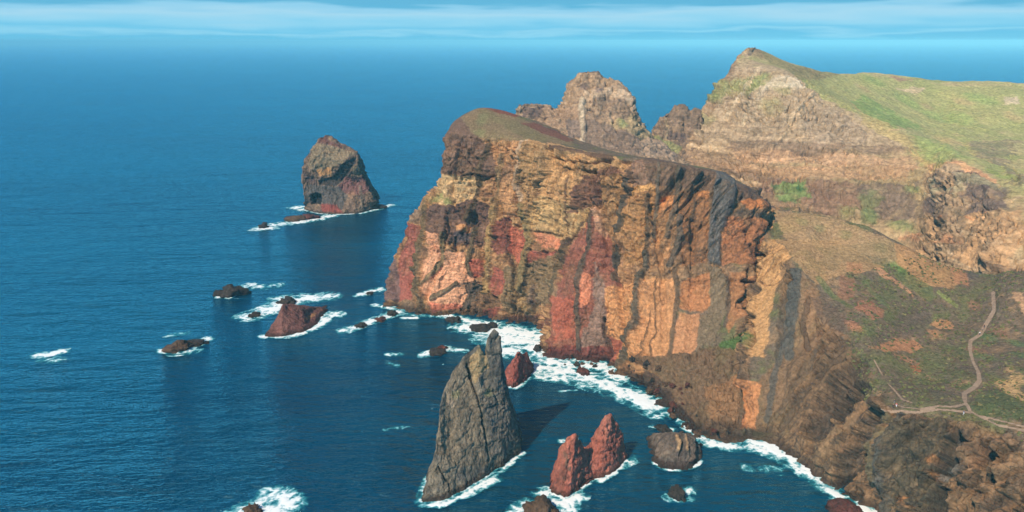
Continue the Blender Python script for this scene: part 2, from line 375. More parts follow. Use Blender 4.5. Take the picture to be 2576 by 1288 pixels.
CLIFF_FEATS = [
 # --- left end of the cliff: cap, pale band, purple ash, red tip, salmon slab
 ('p','a',[(720,180),(830,170),(960,330),(1090,430),(1250,620),(1270,760),(1120,850),(880,820),(640,790),(640,420)],30,(122,92,74),.9,0.3),
 ('p','a',[(640,805),(900,830),(1100,840),(1050,1000),(930,1080),(700,1140),(540,1120),(560,880)],20,(206,166,110),.95,-0.5),
 ('b','a',[(600,1040),(690,1085),(560,1095)],60,(128,142,70),.7),
 ('p','a',[(540,1150),(760,1130),(960,1060),(1150,1140),(1180,1290),(480,1290)],25,(104,76,66),.95),
 ('p','b',[(250,0),(480,0),(430,180),(240,170)],20,(146,118,92),.9),
 ('p','b',[(240,180),(420,200),(400,420),(330,620),(290,1000),(160,1040),(150,700),(200,420)],20,(166,88,70),.95,0,.4),
 ('p','b',[(40,640),(150,560),(180,900),(160,1030),(30,1030)],20,(124,92,84),.95),
 ('p','b',[(480,10),(1160,20),(1100,420),(760,400),(660,380),(480,260)],25,(112,82,68),.9),
 ('p','b',[(800,190),(940,190),(940,260),(790,250)],15,(208,142,82),.9),
 ('p','b',[(760,250),(950,260),(930,360),(720,370)],15,(92,80,80),.9),
 ('p','b',[(500,280),(610,290),(620,480),(480,560)],20,(214,148,104),1.4),
 ('p','b',[(450,540),(600,480),(880,480),(900,670),(980,780),(930,940),(860,1090),(520,1150),(480,1010),(400,850),(420,640)],20,(230,160,112),1.6,-0.4,.75),
 ('p','b',[(490,1030),(860,1060),(830,1110),(530,1160)],15,(206,104,72),.8),
 ('p','b',[(950,560),(1080,560),(1070,760),(990,790),(940,690)],15,(184,94,68),.9),
 ('p','b',[(880,820),(1000,800),(1100,880),(1040,1060),(860,1130),(840,1110),(930,950)],20,(82,72,62),.9,-0.8),  # shadow right of the salmon slab, painted as a dark patch
 ('p','b',[(1210,640),(1330,700),(1340,880),(1250,990),(1170,880)],20,(158,78,58),.9,0,.5),
 ('p','b',[(1180,150),(1390,100),(1400,480),(1260,520),(1190,420)],25,(140,74,60),.9),
 ('p','b',[(1370,180),(1560,260),(1580,460),(1480,640),(1380,480)],25,(192,98,68),.9,0,.4),
 ('p','b',[(1660,260),(1960,340),(1960,470),(1740,420)],25,(216,132,88),.9,0,.4),
 ('p','b',[(1560,450),(1880,480),(1800,620),(1660,700),(1560,620)],25,(168,82,62),.9),
 ('p','b',[(1330,660),(1600,620),(1900,480),(1940,620),(1780,1050),(1640,1180),(1330,1160),(1300,1000)],30,(138,112,76),.92),
 ('b','b',[(1640,900),(1700,980),(1620,1010)],70,(116,92,80),.8),
 ('b','b',[(1480,1000),(1540,1080),(1420,900)],60,(188,146,86),.7),
 ('p','b',[(1050,900),(1300,1000),(1250,1200),(900,1180),(1000,1000)],25,(134,98,66),.9),
 ('p','b',[(1080,1120),(1300,1080),(1220,1230),(1080,1190)],15,(160,72,54),.85),
 ('p','b',[(1300,1180),(1780,1200),(1760,1290),(1300,1250)],20,(110,62,52),.8),
 # --- middle: pale ochre strata, dark ledges, tan buttress
 ('p','a',[(1090,430),(1500,440),(1480,900),(1400,1180),(1180,1150),(1260,760)],30,(196,140,86),.9),
 ('p','a',[(1260,560),(1450,720),(1350,900),(1290,780)],20,(120,84,62),.6),
 ('p','a',[(1790,560),(2100,640),(2100,1010),(1700,1000),(1740,780)],25,(208,154,92),.92),
 ('p','a',[(1640,1060),(2100,1130),(2100,1340),(1620,1340)],30,(196,152,92),.9),
 ('p','a',[(1760,1000),(2020,950),(2100,1160),(1900,1140)],15,(108,88,78),.9),
 ('p','l',[(740,480),(1000,500),(940,650),(860,680),(720,620)],15,(200,158,98),.9),
 ('p','l',[(790,230),(1100,300),(1160,340),(1050,420),(900,520),(760,480),(780,380)],15,(204,152,92),.85),
 ('p','l',[(800,245),(1090,295),(1100,330),(960,290),(790,265)],5,(84,62,54),.85,0.8),
 ('p','l',[(960,390),(1080,340),(1150,380),(1000,520),(890,560),(920,440)],15,(118,78,64),.85),
 # --- red cone and its neighbours
 ('p','l',[(1000,560),(1060,620),(1130,900),(1060,950),(1080,1180),(790,1220),(780,1100),(840,880),(900,680)],20,(150,84,66),.85,0,.4),
 ('p','l',[(950,840),(1000,850),(990,960),(950,1000),(940,920)],12,(222,134,90),1.4,0,.6),
 ('p','l',[(800,930),(930,960),(920,1130),(830,1160)],14,(178,92,62),.9),
 ('p','l',[(1010,780),(1060,900),(1060,1090),(1080,1200),(940,1170),(1000,1000)],16,(146,118,98),.85),
 ('p','l',[(1000,530),(1080,560),(1050,660),(1010,620)],10,(218,158,116),.85),
 ('p','l',[(790,1170),(1070,1160),(1100,1250),(780,1225)],12,(126,60,50),.9),
 # --- right half of the face: ochre walls under a dark cap
 ('p','c',[(340,130),(620,90),(900,150),(1300,230),(1320,470),(900,440),(620,400),(320,420),(300,250)],30,(114,88,69),.92),
 ('p','c',[(330,150),(470,110),(530,380),(340,420)],20,(150,112,86),.85),
 ('p','c',[(330,420),(570,380),(620,440),(330,500)],10,(214,152,80),.95),
 ('p','c',[(0,300),(240,250),(300,560),(250,760),(60,880),(0,820)],30,(172,126,74),.85),
 ('p','c',[(320,500),(620,460),(560,800),(480,1280),(280,1280),(260,760)],30,(176,124,68),.9),
 ('p','c',[(660,500),(860,510),(820,660),(680,720),(640,700)],20,(214,138,72),.92),
 ('p','c',[(640,700),(800,680),(760,1200),(640,1280),(600,1000)],20,(190,132,76),.85),
 ('p','c',[(880,470),(1200,440),(1190,900),(1180,1290),(900,1290),(860,800)],30,(150,100,58),.92),
 ('p','c',[(1060,440),(1200,460),(1180,560),(1080,520)],15,(198,124,60),.9),
 ('p','c',[(1480,380),(1720,400),(1980,620),(1860,760),(1700,600),(1500,560)],25,(104,80,66),.92),
 ('p','c',[(1520,580),(1740,590),(1760,680),(1600,690)],20,(196,118,58),.92),
 ('p','c',[(1400,760),(1820,780),(1780,1000),(1680,1280),(1340,1280),(1380,900)],30,(168,104,58),.92),
 ('p','c',[(1740,700),(2010,600),(1920,740),(1840,880)],20,(176,128,78),.9),
 ('p','d',[(60,390),(400,300),(400,620),(250,960),(200,1180),(110,1150),(70,700)],25,(214,146,82),.85,0,.3),
 ('p','d',[(420,280),(800,270),(850,600),(760,1120),(380,1180),(280,1100),(400,880)],25,(212,144,82),.85,0,.3),
 ('p','d',[(450,400),(820,400),(800,560),(470,540)],30,(170,118,70),.6),
 ('p','d',[(880,340),(1200,220),(1220,560),(1120,640),(870,620)],25,(186,118,64),.9),
 ('p','d',[(860,660),(1110,660),(1070,1000),(1000,1090),(790,1110)],25,(214,142,84),.7,0,.5),
 ('p','d',[(90,900),(230,960),(180,1200),(110,1180)],15,(160,78,60),.85),
 ('p','d',[(1440,220),(1600,260),(1560,560),(1420,860),(1380,800)],25,(176,116,66),.9),
 ('p','d',[(1300,1000),(1560,820),(1570,920),(1380,1160),(1250,1200)],15,(78,104,44),.95),
 ('p','d',[(900,1280),(1080,1200),(1180,1220),(1000,1290)],15,(120,128,110),.6),
 ('b','d',[(1200,1130)],60,(120,78,50),.8,2.0),
 # --- talus and the ridge right of the gully
 ('p','k',[(560,480),(700,470),(960,420),(1080,420),(1110,860),(860,880),(700,740),(560,600)],30,(124,94,66),.85),
 ('p','k',[(480,560),(640,560),(760,720),(900,880),(860,900),(600,720)],25,(84,64,54),.85),
 ('p','k',[(900,620),(1080,560),(1080,820),(920,800)],30,(156,112,70),.8),
 ('p','k',[(1100,620),(1190,600),(1170,840),(1090,860)],15,(208,132,72),.92),
 ('p','e',[(210,0),(420,60),(480,180),(360,420),(300,640),(220,1100),(180,1288),(30,1288),(60,900),(150,620)],25,(206,150,86),.93),
 ('p','e',[(420,300),(760,480),(820,560),(560,1280),(420,1280),(380,700)],30,(142,108,72),.85),
 ('p','e',[(620,560),(760,520),(960,980),(1100,1040),(1000,1288),(600,1288),(640,900)],30,(150,110,72),.85),
 ('p','o',[(20,760),(150,600),(420,560),(540,680),(380,850),(300,960),(120,960),(0,930)],20,(134,100,66),.8),
 ('p','o',[(0,720),(60,740),(40,930),(0,930)],8,(206,134,74),.9),
 ('p','f',[(230,640),(440,460),(430,1000),(330,960),(210,860)],20,(140,108,72),.85,1.5),
 ('p','f',[(500,880),(600,920),(580,1200),(460,1140)],18,(140,104,68),.8,1),
 ('p','f',[(620,560),(700,620),(740,1050),(640,1080),(600,800)],18,(134,98,64),.8,1),
 ('p','f',[(900,420),(1400,440),(1380,900),(1280,1288),(860,1288),(880,700)],40,(94,82,60),.85),  # dark tuff, lowered further to hold the foreground shade in its colour
 ('p','f',[(1560,960),(1640,700),(1660,560),(1720,600),(1640,880),(1480,1080)],18,(144,106,74),.75),
 ('p','f',[(1720,560),(1940,600),(1900,700),(1740,660)],15,(140,104,76),.7),
 ('b','f',[(1300,830),(1040,1210),(1280,960)],50,(180,116,56),.8),
 # --- vertical dikes
 ('l','a',[(1180,300),(1140,480),(1120,620)],30,(96,78,56),.9,0.5),
 ('l','a',[(1090,640),(1070,800),(1040,960),(980,1140),(900,1288)],46,(98,78,54),.92,0.9),
 ('l','a',[(1280,580),(1300,700),(1260,880),(1220,1060),(1200,1288)],38,(150,118,76),.9,0.9),
 ('p','a',[(1540,430),(1790,460),(1770,780),(1700,920),(1680,1100),(1620,1288),(1520,1288),(1500,1050),(1440,860),(1510,700)],12,(178,134,82),.95,2.2),
 ('l','a',[(1550,450),(1520,640),(1510,760),(1465,860),(1500,960),(1530,1080)],34,(196,160,124),.85,0.3),
 ('l','b',[(1200,0),(1180,260),(1170,460),(1130,700),(1120,900)],48,(176,138,80),.92,1.3),
 ('l','b',[(460,0),(460,260),(400,500),(370,660),(360,720)],42,(112,92,60),.92,1.0),
 ('l','b',[(360,700),(350,900),(400,1060),(380,1150)],55,(110,92,64),.9,0.8),
 ('l','b',[(650,300),(645,560),(560,680),(480,780),(400,830)],32,(116,98,62),.92,0.9),
 ('l','b',[(800,830),(720,870),(620,930),(520,990)],30,(104,90,64),.92,0.9),
 ('l','b',[(680,690),(610,800),(600,880)],12,(110,84,60),.8,0.4),
 ('l','b',[(990,200),(960,420),(920,600),(960,740)],34,(104,88,62),.85,0.8),
 ('l','b',[(1560,0),(1600,220),(1630,360),(1560,560),(1520,700),(1470,860)],62,(146,120,72),.92,1.4),
 ('l','b',[(1990,380),(1960,560),(1860,820),(1800,1010)],34,(98,82,58),.85,0.6),
 ('l','b',[(1360,330),(1370,520),(1400,640)],18,(92,66,54),.8,-0.8),  # shadow beside the dike, painted dark in a shallow furrow
 ('l','l',[(990,560),(980,700),(940,880),(930,1000),(940,1180)],13,(92,80,64),.9,0.7),
 ('l','l',[(1120,620),(1100,720),(1100,860)],12,(96,80,60),.85,0.7),
 ('l','l',[(870,720),(880,600),(885,380)],5,(96,72,56),.8,-0.5),
 ('l','l',[(1030,490),(960,580),(880,700)],7,(90,66,54),.8,-0.6),
 ('l','l',[(1150,400),(1140,560),(1130,640)],12,(74,66,54),.85,-0.4),
 ('l','c',[(270,310),(290,460),(270,580),(240,740),(200,860),(160,1100),(140,1280)],30,(86,76,64),.88,0.6),
 ('l','c',[(640,140),(640,400),(630,560),(600,760),(590,980)],24,(112,98,80),.88,0.7),
 ('l','c',[(530,500),(520,760),(530,1000),(510,1280)],26,(90,72,52),.85,0.5),
 ('l','c',[(860,200),(860,420),(800,700),(750,860),(740,980)],34,(96,84,68),.85,0.8),
 ('l','c',[(880,760),(870,1000),(760,1280)],40,(98,86,72),.8,0.7),
 ('l','c',[(1040,380),(1030,640),(960,900)],22,(112,84,56),.8,0.5),
 ('p','c',[(1260,230),(1440,260),(1480,420),(1470,640),(1420,820),(1360,960),(1340,1288),(1190,1288),(1180,900),(1230,640),(1260,430)],16,(104,98,92),.97,1.8),
 ('l','c',[(1450,420),(1450,640),(1390,830)],18,(70,66,66),.8,0.3),
 ('l','d',[(520,0),(510,180),(410,290),(440,560),(430,800),(330,960),(250,1100),(230,1250)],34,(98,86,68),.95,1.1),
 ('l','d',[(620,250),(600,560),(610,700),(625,880),(570,1010),(565,1140)],11,(110,80,52),.9,0.6),
 ('l','d',[(560,640),(520,930),(500,1080),(400,1200)],11,(110,80,52),.85,0.6),
 ('l','d',[(820,180),(850,400),(830,640),(800,900),(770,1110)],28,(108,84,60),.92,0.9),
 ('p','d',[(1180,160),(1340,180),(1420,320),(1440,480),(1330,800),(1240,960),(1040,1060),(1090,800),(1160,640),(1240,480)],18,(128,106,78),.92,1.2),
 ('l','d',[(1410,300),(1430,520),(1370,800)],20,(98,82,66),.85,0.6),
 # --- gaps, gullies and cracks: recesses whose shade is also painted in darker
 ('p','d',[(1640,0),(1780,10),(1740,380),(1690,640),(1660,960),(1640,1020),(1560,900),(1560,640),(1600,340)],16,(104,76,54),.6,-3.0),  # deep gully shadow: cut in, and darkened by colour too
 ('l','d',[(1450,310),(1600,330),(1760,330),(1900,350)],14,(110,80,52),.5,-1.6),
 ('l','d',[(40,720),(60,900),(110,1130)],26,(86,56,46),.7,-2.2),
 ('l','d',[(900,320),(1100,330)],8,(120,80,48),.5,-1.0),
 ('l','d',[(900,20),(1000,260)],16,(110,78,52),.5,-1.4),
 ('l','a',[(880,815),(1040,800),(1130,850),(1250,800)],12,(110,80,60),.3,-1.4),
 ('l','a',[(960,400),(1060,430)],14,(96,70,58),.3,-1.2),
 ('l','a',[(780,500),(900,640),(1020,760)],9,(90,66,56),.3,-1.0),
 ('l','a',[(900,500),(1000,600),(1040,640)],9,(90,66,56),.3,-1.0),
 ('l','b',[(1180,310),(1240,370),(1290,430)],16,(110,66,54),.4,-1.5),
 ('l','b',[(1160,930),(1250,990)],18,(104,66,52),.4,-1.6),
 ('l','l',[(800,300),(960,330),(1090,310)],7,(104,74,54),.4,-1.3),
 ('l','l',[(830,350),(990,365)],7,(110,80,54),.4,-1.3),
 ('l','l',[(730,640),(860,660)],6,(120,88,60),.4,-1.0),
 ('l','l',[(780,900),(800,1080),(790,1170)],10,(90,70,54),.5,-1.2),
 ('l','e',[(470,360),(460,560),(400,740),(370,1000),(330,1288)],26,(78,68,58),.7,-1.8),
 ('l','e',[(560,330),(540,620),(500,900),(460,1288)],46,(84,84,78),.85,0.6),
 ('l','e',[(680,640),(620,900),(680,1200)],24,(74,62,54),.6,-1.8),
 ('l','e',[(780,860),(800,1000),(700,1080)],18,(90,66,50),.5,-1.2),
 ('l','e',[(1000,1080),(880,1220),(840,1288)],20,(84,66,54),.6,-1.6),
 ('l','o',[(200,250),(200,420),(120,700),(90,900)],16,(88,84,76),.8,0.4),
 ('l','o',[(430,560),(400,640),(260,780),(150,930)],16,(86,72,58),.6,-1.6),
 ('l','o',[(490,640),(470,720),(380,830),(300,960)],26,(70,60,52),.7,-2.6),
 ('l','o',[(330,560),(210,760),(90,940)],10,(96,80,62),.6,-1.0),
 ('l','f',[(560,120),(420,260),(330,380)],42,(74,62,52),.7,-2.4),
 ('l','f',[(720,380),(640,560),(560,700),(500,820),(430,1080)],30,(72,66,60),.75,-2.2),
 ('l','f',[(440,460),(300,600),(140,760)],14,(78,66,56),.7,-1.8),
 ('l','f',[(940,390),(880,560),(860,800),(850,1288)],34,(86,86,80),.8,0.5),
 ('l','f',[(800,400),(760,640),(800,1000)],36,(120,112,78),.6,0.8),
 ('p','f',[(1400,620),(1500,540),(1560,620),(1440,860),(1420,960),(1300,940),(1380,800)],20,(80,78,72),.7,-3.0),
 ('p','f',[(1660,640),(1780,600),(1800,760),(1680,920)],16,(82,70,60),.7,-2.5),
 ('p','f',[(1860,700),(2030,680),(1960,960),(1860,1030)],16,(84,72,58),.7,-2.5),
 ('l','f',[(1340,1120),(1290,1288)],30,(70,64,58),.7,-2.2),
 # buttresses and the furrows between them
 ('l','D',[(1372,640),(1370,740),(1366,840)],11,None,0,-1.8), ('l','D',[(1545,600),(1562,760),(1578,930)],9,None,0,-1.8), ('l','D',[(1285,560),(1296,680),(1292,800)],10,None,0,-1.6),
 ('l','D',[(1192,540),(1215,650),(1232,770)],9,None,0,-1.5), ('l','D',[(1640,520),(1668,700),(1672,880)],9,None,0,-1.5), ('l','D',[(1490,430),(1515,540),(1530,640)],9,None,0,-1.6),
 ('l','D',[(1740,560),(1745,700),(1730,880)],9,None,0,-1.6), ('l','D',[(1130,540),(1110,660),(1060,770)],8,None,0,-1.2), ('l','D',[(1395,400),(1405,500),(1385,600)],9,None,0,-1.4),
 ('b','D',[(1455,700),(1450,780),(1448,850)],42,None,0,1.7), ('b','D',[(1615,760),(1620,850)],40,None,0,1.5), ('b','D',[(1120,640),(1130,720)],48,None,0,1.0), ('b','D',[(1335,640),(1340,740)],32,None,0,1.3),
 ('b','D',[(1705,600),(1700,780)],36,None,0,1.4), ('b','D',[(1590,520),(1590,600)],34,None,0,1.2),
 ('b','f',[(1400,900),(1360,980),(1460,870)],46,(124,128,124),.6,1.0),
]
for k, ft in enumerate(CLIFF_FEATS):         # widen and deepen the near-cliff clefts, their painted shade included
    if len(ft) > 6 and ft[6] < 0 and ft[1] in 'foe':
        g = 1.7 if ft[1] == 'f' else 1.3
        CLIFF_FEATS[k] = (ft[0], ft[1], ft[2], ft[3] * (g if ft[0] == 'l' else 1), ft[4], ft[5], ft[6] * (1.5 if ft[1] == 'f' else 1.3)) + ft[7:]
SLOPE_FEATS = [
 ('p','D',[(1945,528),(2010,534),(2110,550),(2240,606),(2330,646),(2320,690),(2220,650),(2100,630),(1975,600)],14,(192,150,98),.85),
 ('b','D',[(2020,560),(2060,575),(2130,590),(2215,625)],16,(132,130,74),.6),

 ('p','a',[(830,170),(1040,60),(1200,60),(1500,180),(2100,300),(2100,480),(1540,430),(1090,430),(960,330)],18,(146,120,82),.95),
 ('p','a',[(1040,90),(1500,240),(1800,400),(1780,460),(1560,420),(1300,260)],14,(124,114,70),.65),
 ('b','a',[(1070,220),(1060,340),(1090,170)],70,(132,136,80),.6),
 ('p','a',[(1120,58),(1330,90),(1510,155),(1440,170),(1240,120)],6,(132,72,56),.95),
 ('p','a',[(1500,240),(1640,230),(1900,320),(2100,430),(2000,430),(1760,350)],8,(124,62,54),.9),
 ('p','l',[(480,72),(560,78),(670,110),(640,118)],6,(140,76,58),.8),
 ('p','e',[(210,0),(1000,0),(1500,300),(760,470),(520,230),(420,60)],30,(184,140,86),.9),
 ('p','e',[(900,60),(1640,0),(1640,300),(1300,240),(1100,220),(960,340),(800,240)],40,(150,124,82),.7),
 ('p','h',[(540,880),(780,920),(1000,980),(1150,1080),(1000,1260),(760,1240),(560,1030)],25,(190,136,78),.95),
 ('p','h',[(1000,1040),(1130,1080),(1150,1220),(1030,1200)],20,(196,130,80),.8),
 ('p','h',[(1130,1090),(1230,1100),(1260,1160),(1160,1180)],15,(104,88,80),.8),
 ('p','e',[(1100,240),(1280,260),(1270,360),(1120,370)],20,(178,122,78),.9),
 ('p','e',[(1040,400),(1180,420),(1190,640),(980,640)],25,(150,100,70),.85),
 ('p','e',[(1240,620),(1400,680),(1520,780),(1500,840),(1390,880),(1200,760)],20,(172,108,76),.9),
 ('p','e',[(1390,290),(1500,330),(1830,590),(1820,620),(1620,480),(1440,380)],14,(206,144,96),.92),
 ('p','e',[(1540,260),(1700,290),(2049,540),(2049,720),(1860,600),(1640,420)],25,(96,108,52),.85),
 ('b','e',[(1620,280),(1680,330)],60,(100,136,56),.6),
 ('l','i',[(780,10),(860,60),(920,100)],28,(150,160,70),.8),
 ('l','e',[(800,430),(960,600),(1120,720)],50,(96,112,56),.75),
 ('l','e',[(1320,480),(1400,580),(1520,690)],50,(92,110,56),.7),
 ('b','e',[(1330,990),(1590,880),(1590,600)],90,(100,108,58),.6),
 ('p','e',[(700,620),(860,620),(1120,880),(1060,1040),(960,980),(820,880)],30,(112,88,70),.85),
 ('b','e',[(1180,950)],70,(196,124,84),.85),
 ('p','e',[(1700,760),(2049,680),(2049,900),(1900,1060),(1400,1080),(1560,960)],30,(106,88,74),.7),
 ('p','i',[(690,290),(760,220),(840,210),(910,290),(780,320)],12,(206,142,86),.92),
 ('p','i',[(660,330),(780,340),(740,410)],12,(190,130,80),.7),
 ('p','i',[(140,480),(400,400),(560,420),(650,500),(540,530),(340,520)],14,(196,128,78),.88),
 ('p','i',[(330,520),(560,600),(500,630),(420,590)],10,(186,124,82),.7),
 ('p','i',[(510,640),(600,630),(580,720),(540,700)],10,(186,104,64),.9),
 ('p','i',[(640,720),(760,780),(740,810),(660,760)],12,(160,122,90),.7),
 ('p','i',[(1310,800),(1440,690),(1527,800),(1527,980),(1420,930),(1300,850)],14,(222,172,106),.95),
 ('p','i',[(1040,880),(1300,860),(1527,990),(1527,1170),(1200,1100),(1060,1040)],25,(84,100,50),.85),
 ('b','i',[(760,580),(900,520),(740,610),(980,740)],90,(100,108,56),.6),
 ('b','i',[(1180,380),(1460,440),(1180,560),(1500,560)],60,(92,122,60),.7),
 ('p','i',[(220,640),(420,680),(900,900),(900,980),(480,960),(340,820)],35,(108,92,70),.75),
 ('p','i',[(1420,0),(1527,0),(1527,200),(1480,120)],14,(220,164,112),.85),
 ('b','i',[(1080,110),(1300,350),(1110,500)],60,(170,114,80),.6),
]
PATHS = [D('i', [(1254,-30),(1250,0),(1260,150),(1190,270),(1130,370),(1050,420),(1045,500),(1070,600),(1120,700),(1130,780),(1080,840),(990,890),(1000,960),(1050,1050),(1150,1110),(1300,1180),(1527,1222),(1700,1250)]),
         D('i', [(1040,1062),(900,1040),(760,1030),(640,1050),(560,1062),(400,1050),(280,1072)]),
         D('i', [(1000,985),(900,1010),(760,1002),(600,1030),(440,1015),(380,990)]),
         D('i', [(520,975),(440,950),(380,880),(330,820),(250,700),(190,590)]),
         D('i', [(1150,1095),(1330,1140),(1527,1190),(1700,1215)])]
PATH_W = [0.40, 0.36, 0.30, 0.38, 0.34]

def build_headland():
    G = HG; nu, nv = G.shape[:2]
    n = normals(G); ctr = n[nu // 2, nv // 3]
    if ctr @ (np.array((0, 0, HGT)) - G[nu // 2, nv // 3]) < 0: n = -n
    p = G.reshape(-1, 3).astype(np.float32); nn = n.reshape(-1, 3)
    cliff = sst(0.80, 0.50, nn[:, 2]).astype(np.float32)
    px, py, pd = proj(p)
    wob = fbm(sc(p, 5.0), 4, 0.6, 40) + 0.5 * fbm(sc(p, 1.6), 2, 0.6, 44)
    rel = np.zeros(len(p), np.float32); smo = np.zeros(len(p), np.float32)
    # ribs on the right-hand cliffs dip down to the left
    dd = wpt(2168, 900, 300) - sea(1965, 1112); dd /= np.linalg.norm(dd)
    rib = p - np.outer(p @ dd, dd) * 0.93
    right = sst(60, 95, p[:, 0])
    d = rock_disp(p, cliff, 0, (4.0, 1.3, 1.15, 0.4)) * (1 - right)
    d += right * cliff * (4.2 * ridge(sc(rib, 12), 2, 60) + 2.2 * ridge(sc(rib, 4.6), 3, 63) + 0.35 * fbm(sc(p, 3), 3, 0.6, 66) - 2.0 * cracks(rib, 6.0, 68))
    d -= (1 - right) * cliff * (4.2 * gully(sc(p + np.outer(p[:, 2], (0.06, 0, 0)), 10, 10, 90), 92) - 0.8)
    d -= right * cliff * (4.5 * gully(sc(rib, 9), 94) - 1.0)
    low = right * cliff * sst(272, 258, p[:, 1])
    d += low * (3.6 * ridge(sc(p, 8, 8, 60), 2, 84) + 2.2 * ridge(sc(p, 3.2, 3.2, 26), 2, 86) - 4.5 * gully(sc(p, 7, 7, 45), 96) - 2.4 * cracks(sc(p, 1, 1, 2.5), 5.0, 88) - 1.5)
    # soft hummocks and gullies on the slope
    slope = 1 - cliff
    d += slope * right * (1.5 * fbm(sc(p, 22), 3, 0.5, 70) + 0.5 * fbm(sc(p, 4), 3, 0.6, 73))
    d += (1 - right) * slope * 0.5 * fbm(sc(p, 5), 4, 0.55, 75)
    col = np.empty_like(p)
    # base geology: warped strata
    t = p[:, 2] + 0.05 * p[:, 0] + 5 * fbm(sc(p, 40, 40, 25), 3, 0.5, 20)
    band = fbm(np.stack([t / 4.0, p[:, 0] / 90, p[:, 1] / 90], 1), 4, 0.65, 25)
    pal = np.stack([alb((96, 72, 56)), alb((150, 104, 66)), alb((190, 138, 84)), alb((206, 158, 104))])
    xx = np.clip((band + 0.55) / 1.1, 0, 0.999) * 3; i0 = xx.astype(int); f = (xx - i0)[:, None]
    col[:] = pal[i0] * (1 - f) + pal[np.minimum(i0 + 1, 3)] * f
    # vegetated ground on gentle slopes
    v1 = fbm(sc(p, 16), 4, 0.6, 30); v2 = fbm(sc(p, 4.5), 4, 0.65, 33)
    soil = alb((116, 97, 76)); grass = alb((112, 108, 66)); tan = alb((164, 126, 84))
    g = sst(-0.1, 0.35, v1 + 0.5 * v2)[:, None]; h = sst(0.12, 0.5, -v1 + 0.6 * v2)[:, None]
    veg = soil * (1 - g) + grass * g; veg = veg * (1 - h * .7) + tan * h * .7
    sl = sst(0.55, 0.75, nn[:, 2])[:, None]
    lowdark = alb((120, 96, 66))
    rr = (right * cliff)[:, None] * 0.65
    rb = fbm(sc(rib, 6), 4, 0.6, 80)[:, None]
    ribc = np.where(rb > 0, alb((124, 96, 66)), alb((74, 70, 62))) * 1.0  # right-hand cliffs: basalt tones darkened to paint in the foreground gloom
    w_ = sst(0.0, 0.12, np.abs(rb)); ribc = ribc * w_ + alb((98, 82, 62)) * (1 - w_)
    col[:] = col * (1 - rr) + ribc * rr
    col[:] = col * (1 - sl) + veg * sl
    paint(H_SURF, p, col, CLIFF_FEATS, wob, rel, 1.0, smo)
    SF = [f[:5] + (f[5] * .78,) + f[6:] for f in SLOPE_FEATS]
    paint(H_SURF, p, col, SF, wob, rel, 1.0)
    rub = np.zeros(len(p), np.float32)
    paint(H_SURF, p, None, [('p','k',[(500,520),(560,480),(700,470),(960,420),(1080,420),(1110,880),(860,900),(690,760),(560,620)],20,None,0,0.5)], wob, rub)
    d += rub * (1.5 * blocks(sc(p, 4.5), 31) + 0.9 * blocks(sc(p, 1.9), 33))
    # paths: level ground, no hummocks
    q = (p @ QB).astype(np.float32); pw = np.full(len(p), 9.0, np.float32)
    for path, w in zip(PATHS, PATH_W):
        hq = (np.array([H_SURF.hit(*k) for k in path]) @ QB).astype(np.float32)
        m = np.nonzero(np.all((q > hq.min(0) - 8) & (q < hq.max(0) + 8), axis=1))[0]
        pw[m] = np.minimum(pw[m], seg_dist(q[m], hq) / w + 0.18 * wob[m])
    soft = sst(1.0, 3.0, pw)
    d *= (1 - 0.95 * sst(96, 106, p[:, 2]) * sst(12, 0, p[:, 0]))
    d = d * (0.25 + 0.75 * soft) * (1 - smo)
    d = d + rel * (0.2 + 0.8 * cliff) - 0.25 * (1 - soft)
    edge = np.ones(nv); edge[:3] = 0
    d = d.reshape(nu, nv)
    G2 = G + n * d[..., None]
    n2 = normals(G2); n2 = n2 if (n2 * n).sum() > 0 else -n2
    p2 = G2.reshape(-1, 3).astype(np.float32)
    dust = sst(0.0, 0.45, fbm(sc(p2, 8, 8, 22), 4, .6, 540)) * 0.46 * cliff
    col = col * (1 - dust[:, None]) + alb((124, 98, 68)) * dust[:, None]
    # grain of the rock: streaks, strata lines, speckle; salt-dark wet foot
    c2 = cliff[:, None]
    streak = fbm(sc(p2, 2.2, 2.2, 16), 3, 0.6, 50); stra = fbm(np.stack([t / 0.9, p[:, 0] / 30, p[:, 1] / 30], 1), 3, 0.6, 53); spk = fbm(sc(p2, 1.3), 3, 0.7, 56)
    mul = 1 + c2 * (0.36 * streak + 0.55 * (1 - right) * stra + 0.75 * right * fbm(sc(rib, 1.5), 4, .65, 82))[:, None] + 0.38 * spk[:, None] + 0.22 * fbm(sc(p2, 9), 3, .6, 58)[:, None]
    col *= np.clip(mul, 0.28, 1.75)
    veins = sst(0.93, 1.0, 1 - np.abs(gn(sc(p2, 7, 7, 22), 90) + 0.25 * gn(sc(p2, 2.0), 91)))[:, None] * c2 * 0.55
    col[:] = col * (1 - veins) + alb((74, 60, 50)) * veins
    veins = (sst(0.86, 1.0, 1 - np.abs(gn(sc(rib, 4.5), 97) + 0.3 * gn(sc(p2, 1.5), 98))) * right * cliff * 0.7)[:, None]
    col[:] = col * (1 - veins) + lin((58, 52, 46)) * veins
    wet = sst(5.5, 1.0, p2[:, 2] + 2.0 * wob)[:, None]
    col[:] = col * (1 - 0.75 * wet) + alb((48, 36, 32)) * 0.75 * wet
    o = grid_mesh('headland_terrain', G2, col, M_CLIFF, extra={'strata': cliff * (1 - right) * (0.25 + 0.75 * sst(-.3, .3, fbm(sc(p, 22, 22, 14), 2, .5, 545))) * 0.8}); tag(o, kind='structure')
    # the trodden paths: sheets lying on the same ground, a hand's breadth higher
    pw2 = pw.reshape(nu, nv); gi = np.arange(nu * nv).reshape(nu, nv)
    keep = np.maximum.reduce([pw2[:-1, :-1], pw2[1:, :-1], pw2[1:, 1:], pw2[:-1, 1:]]) < 1.25
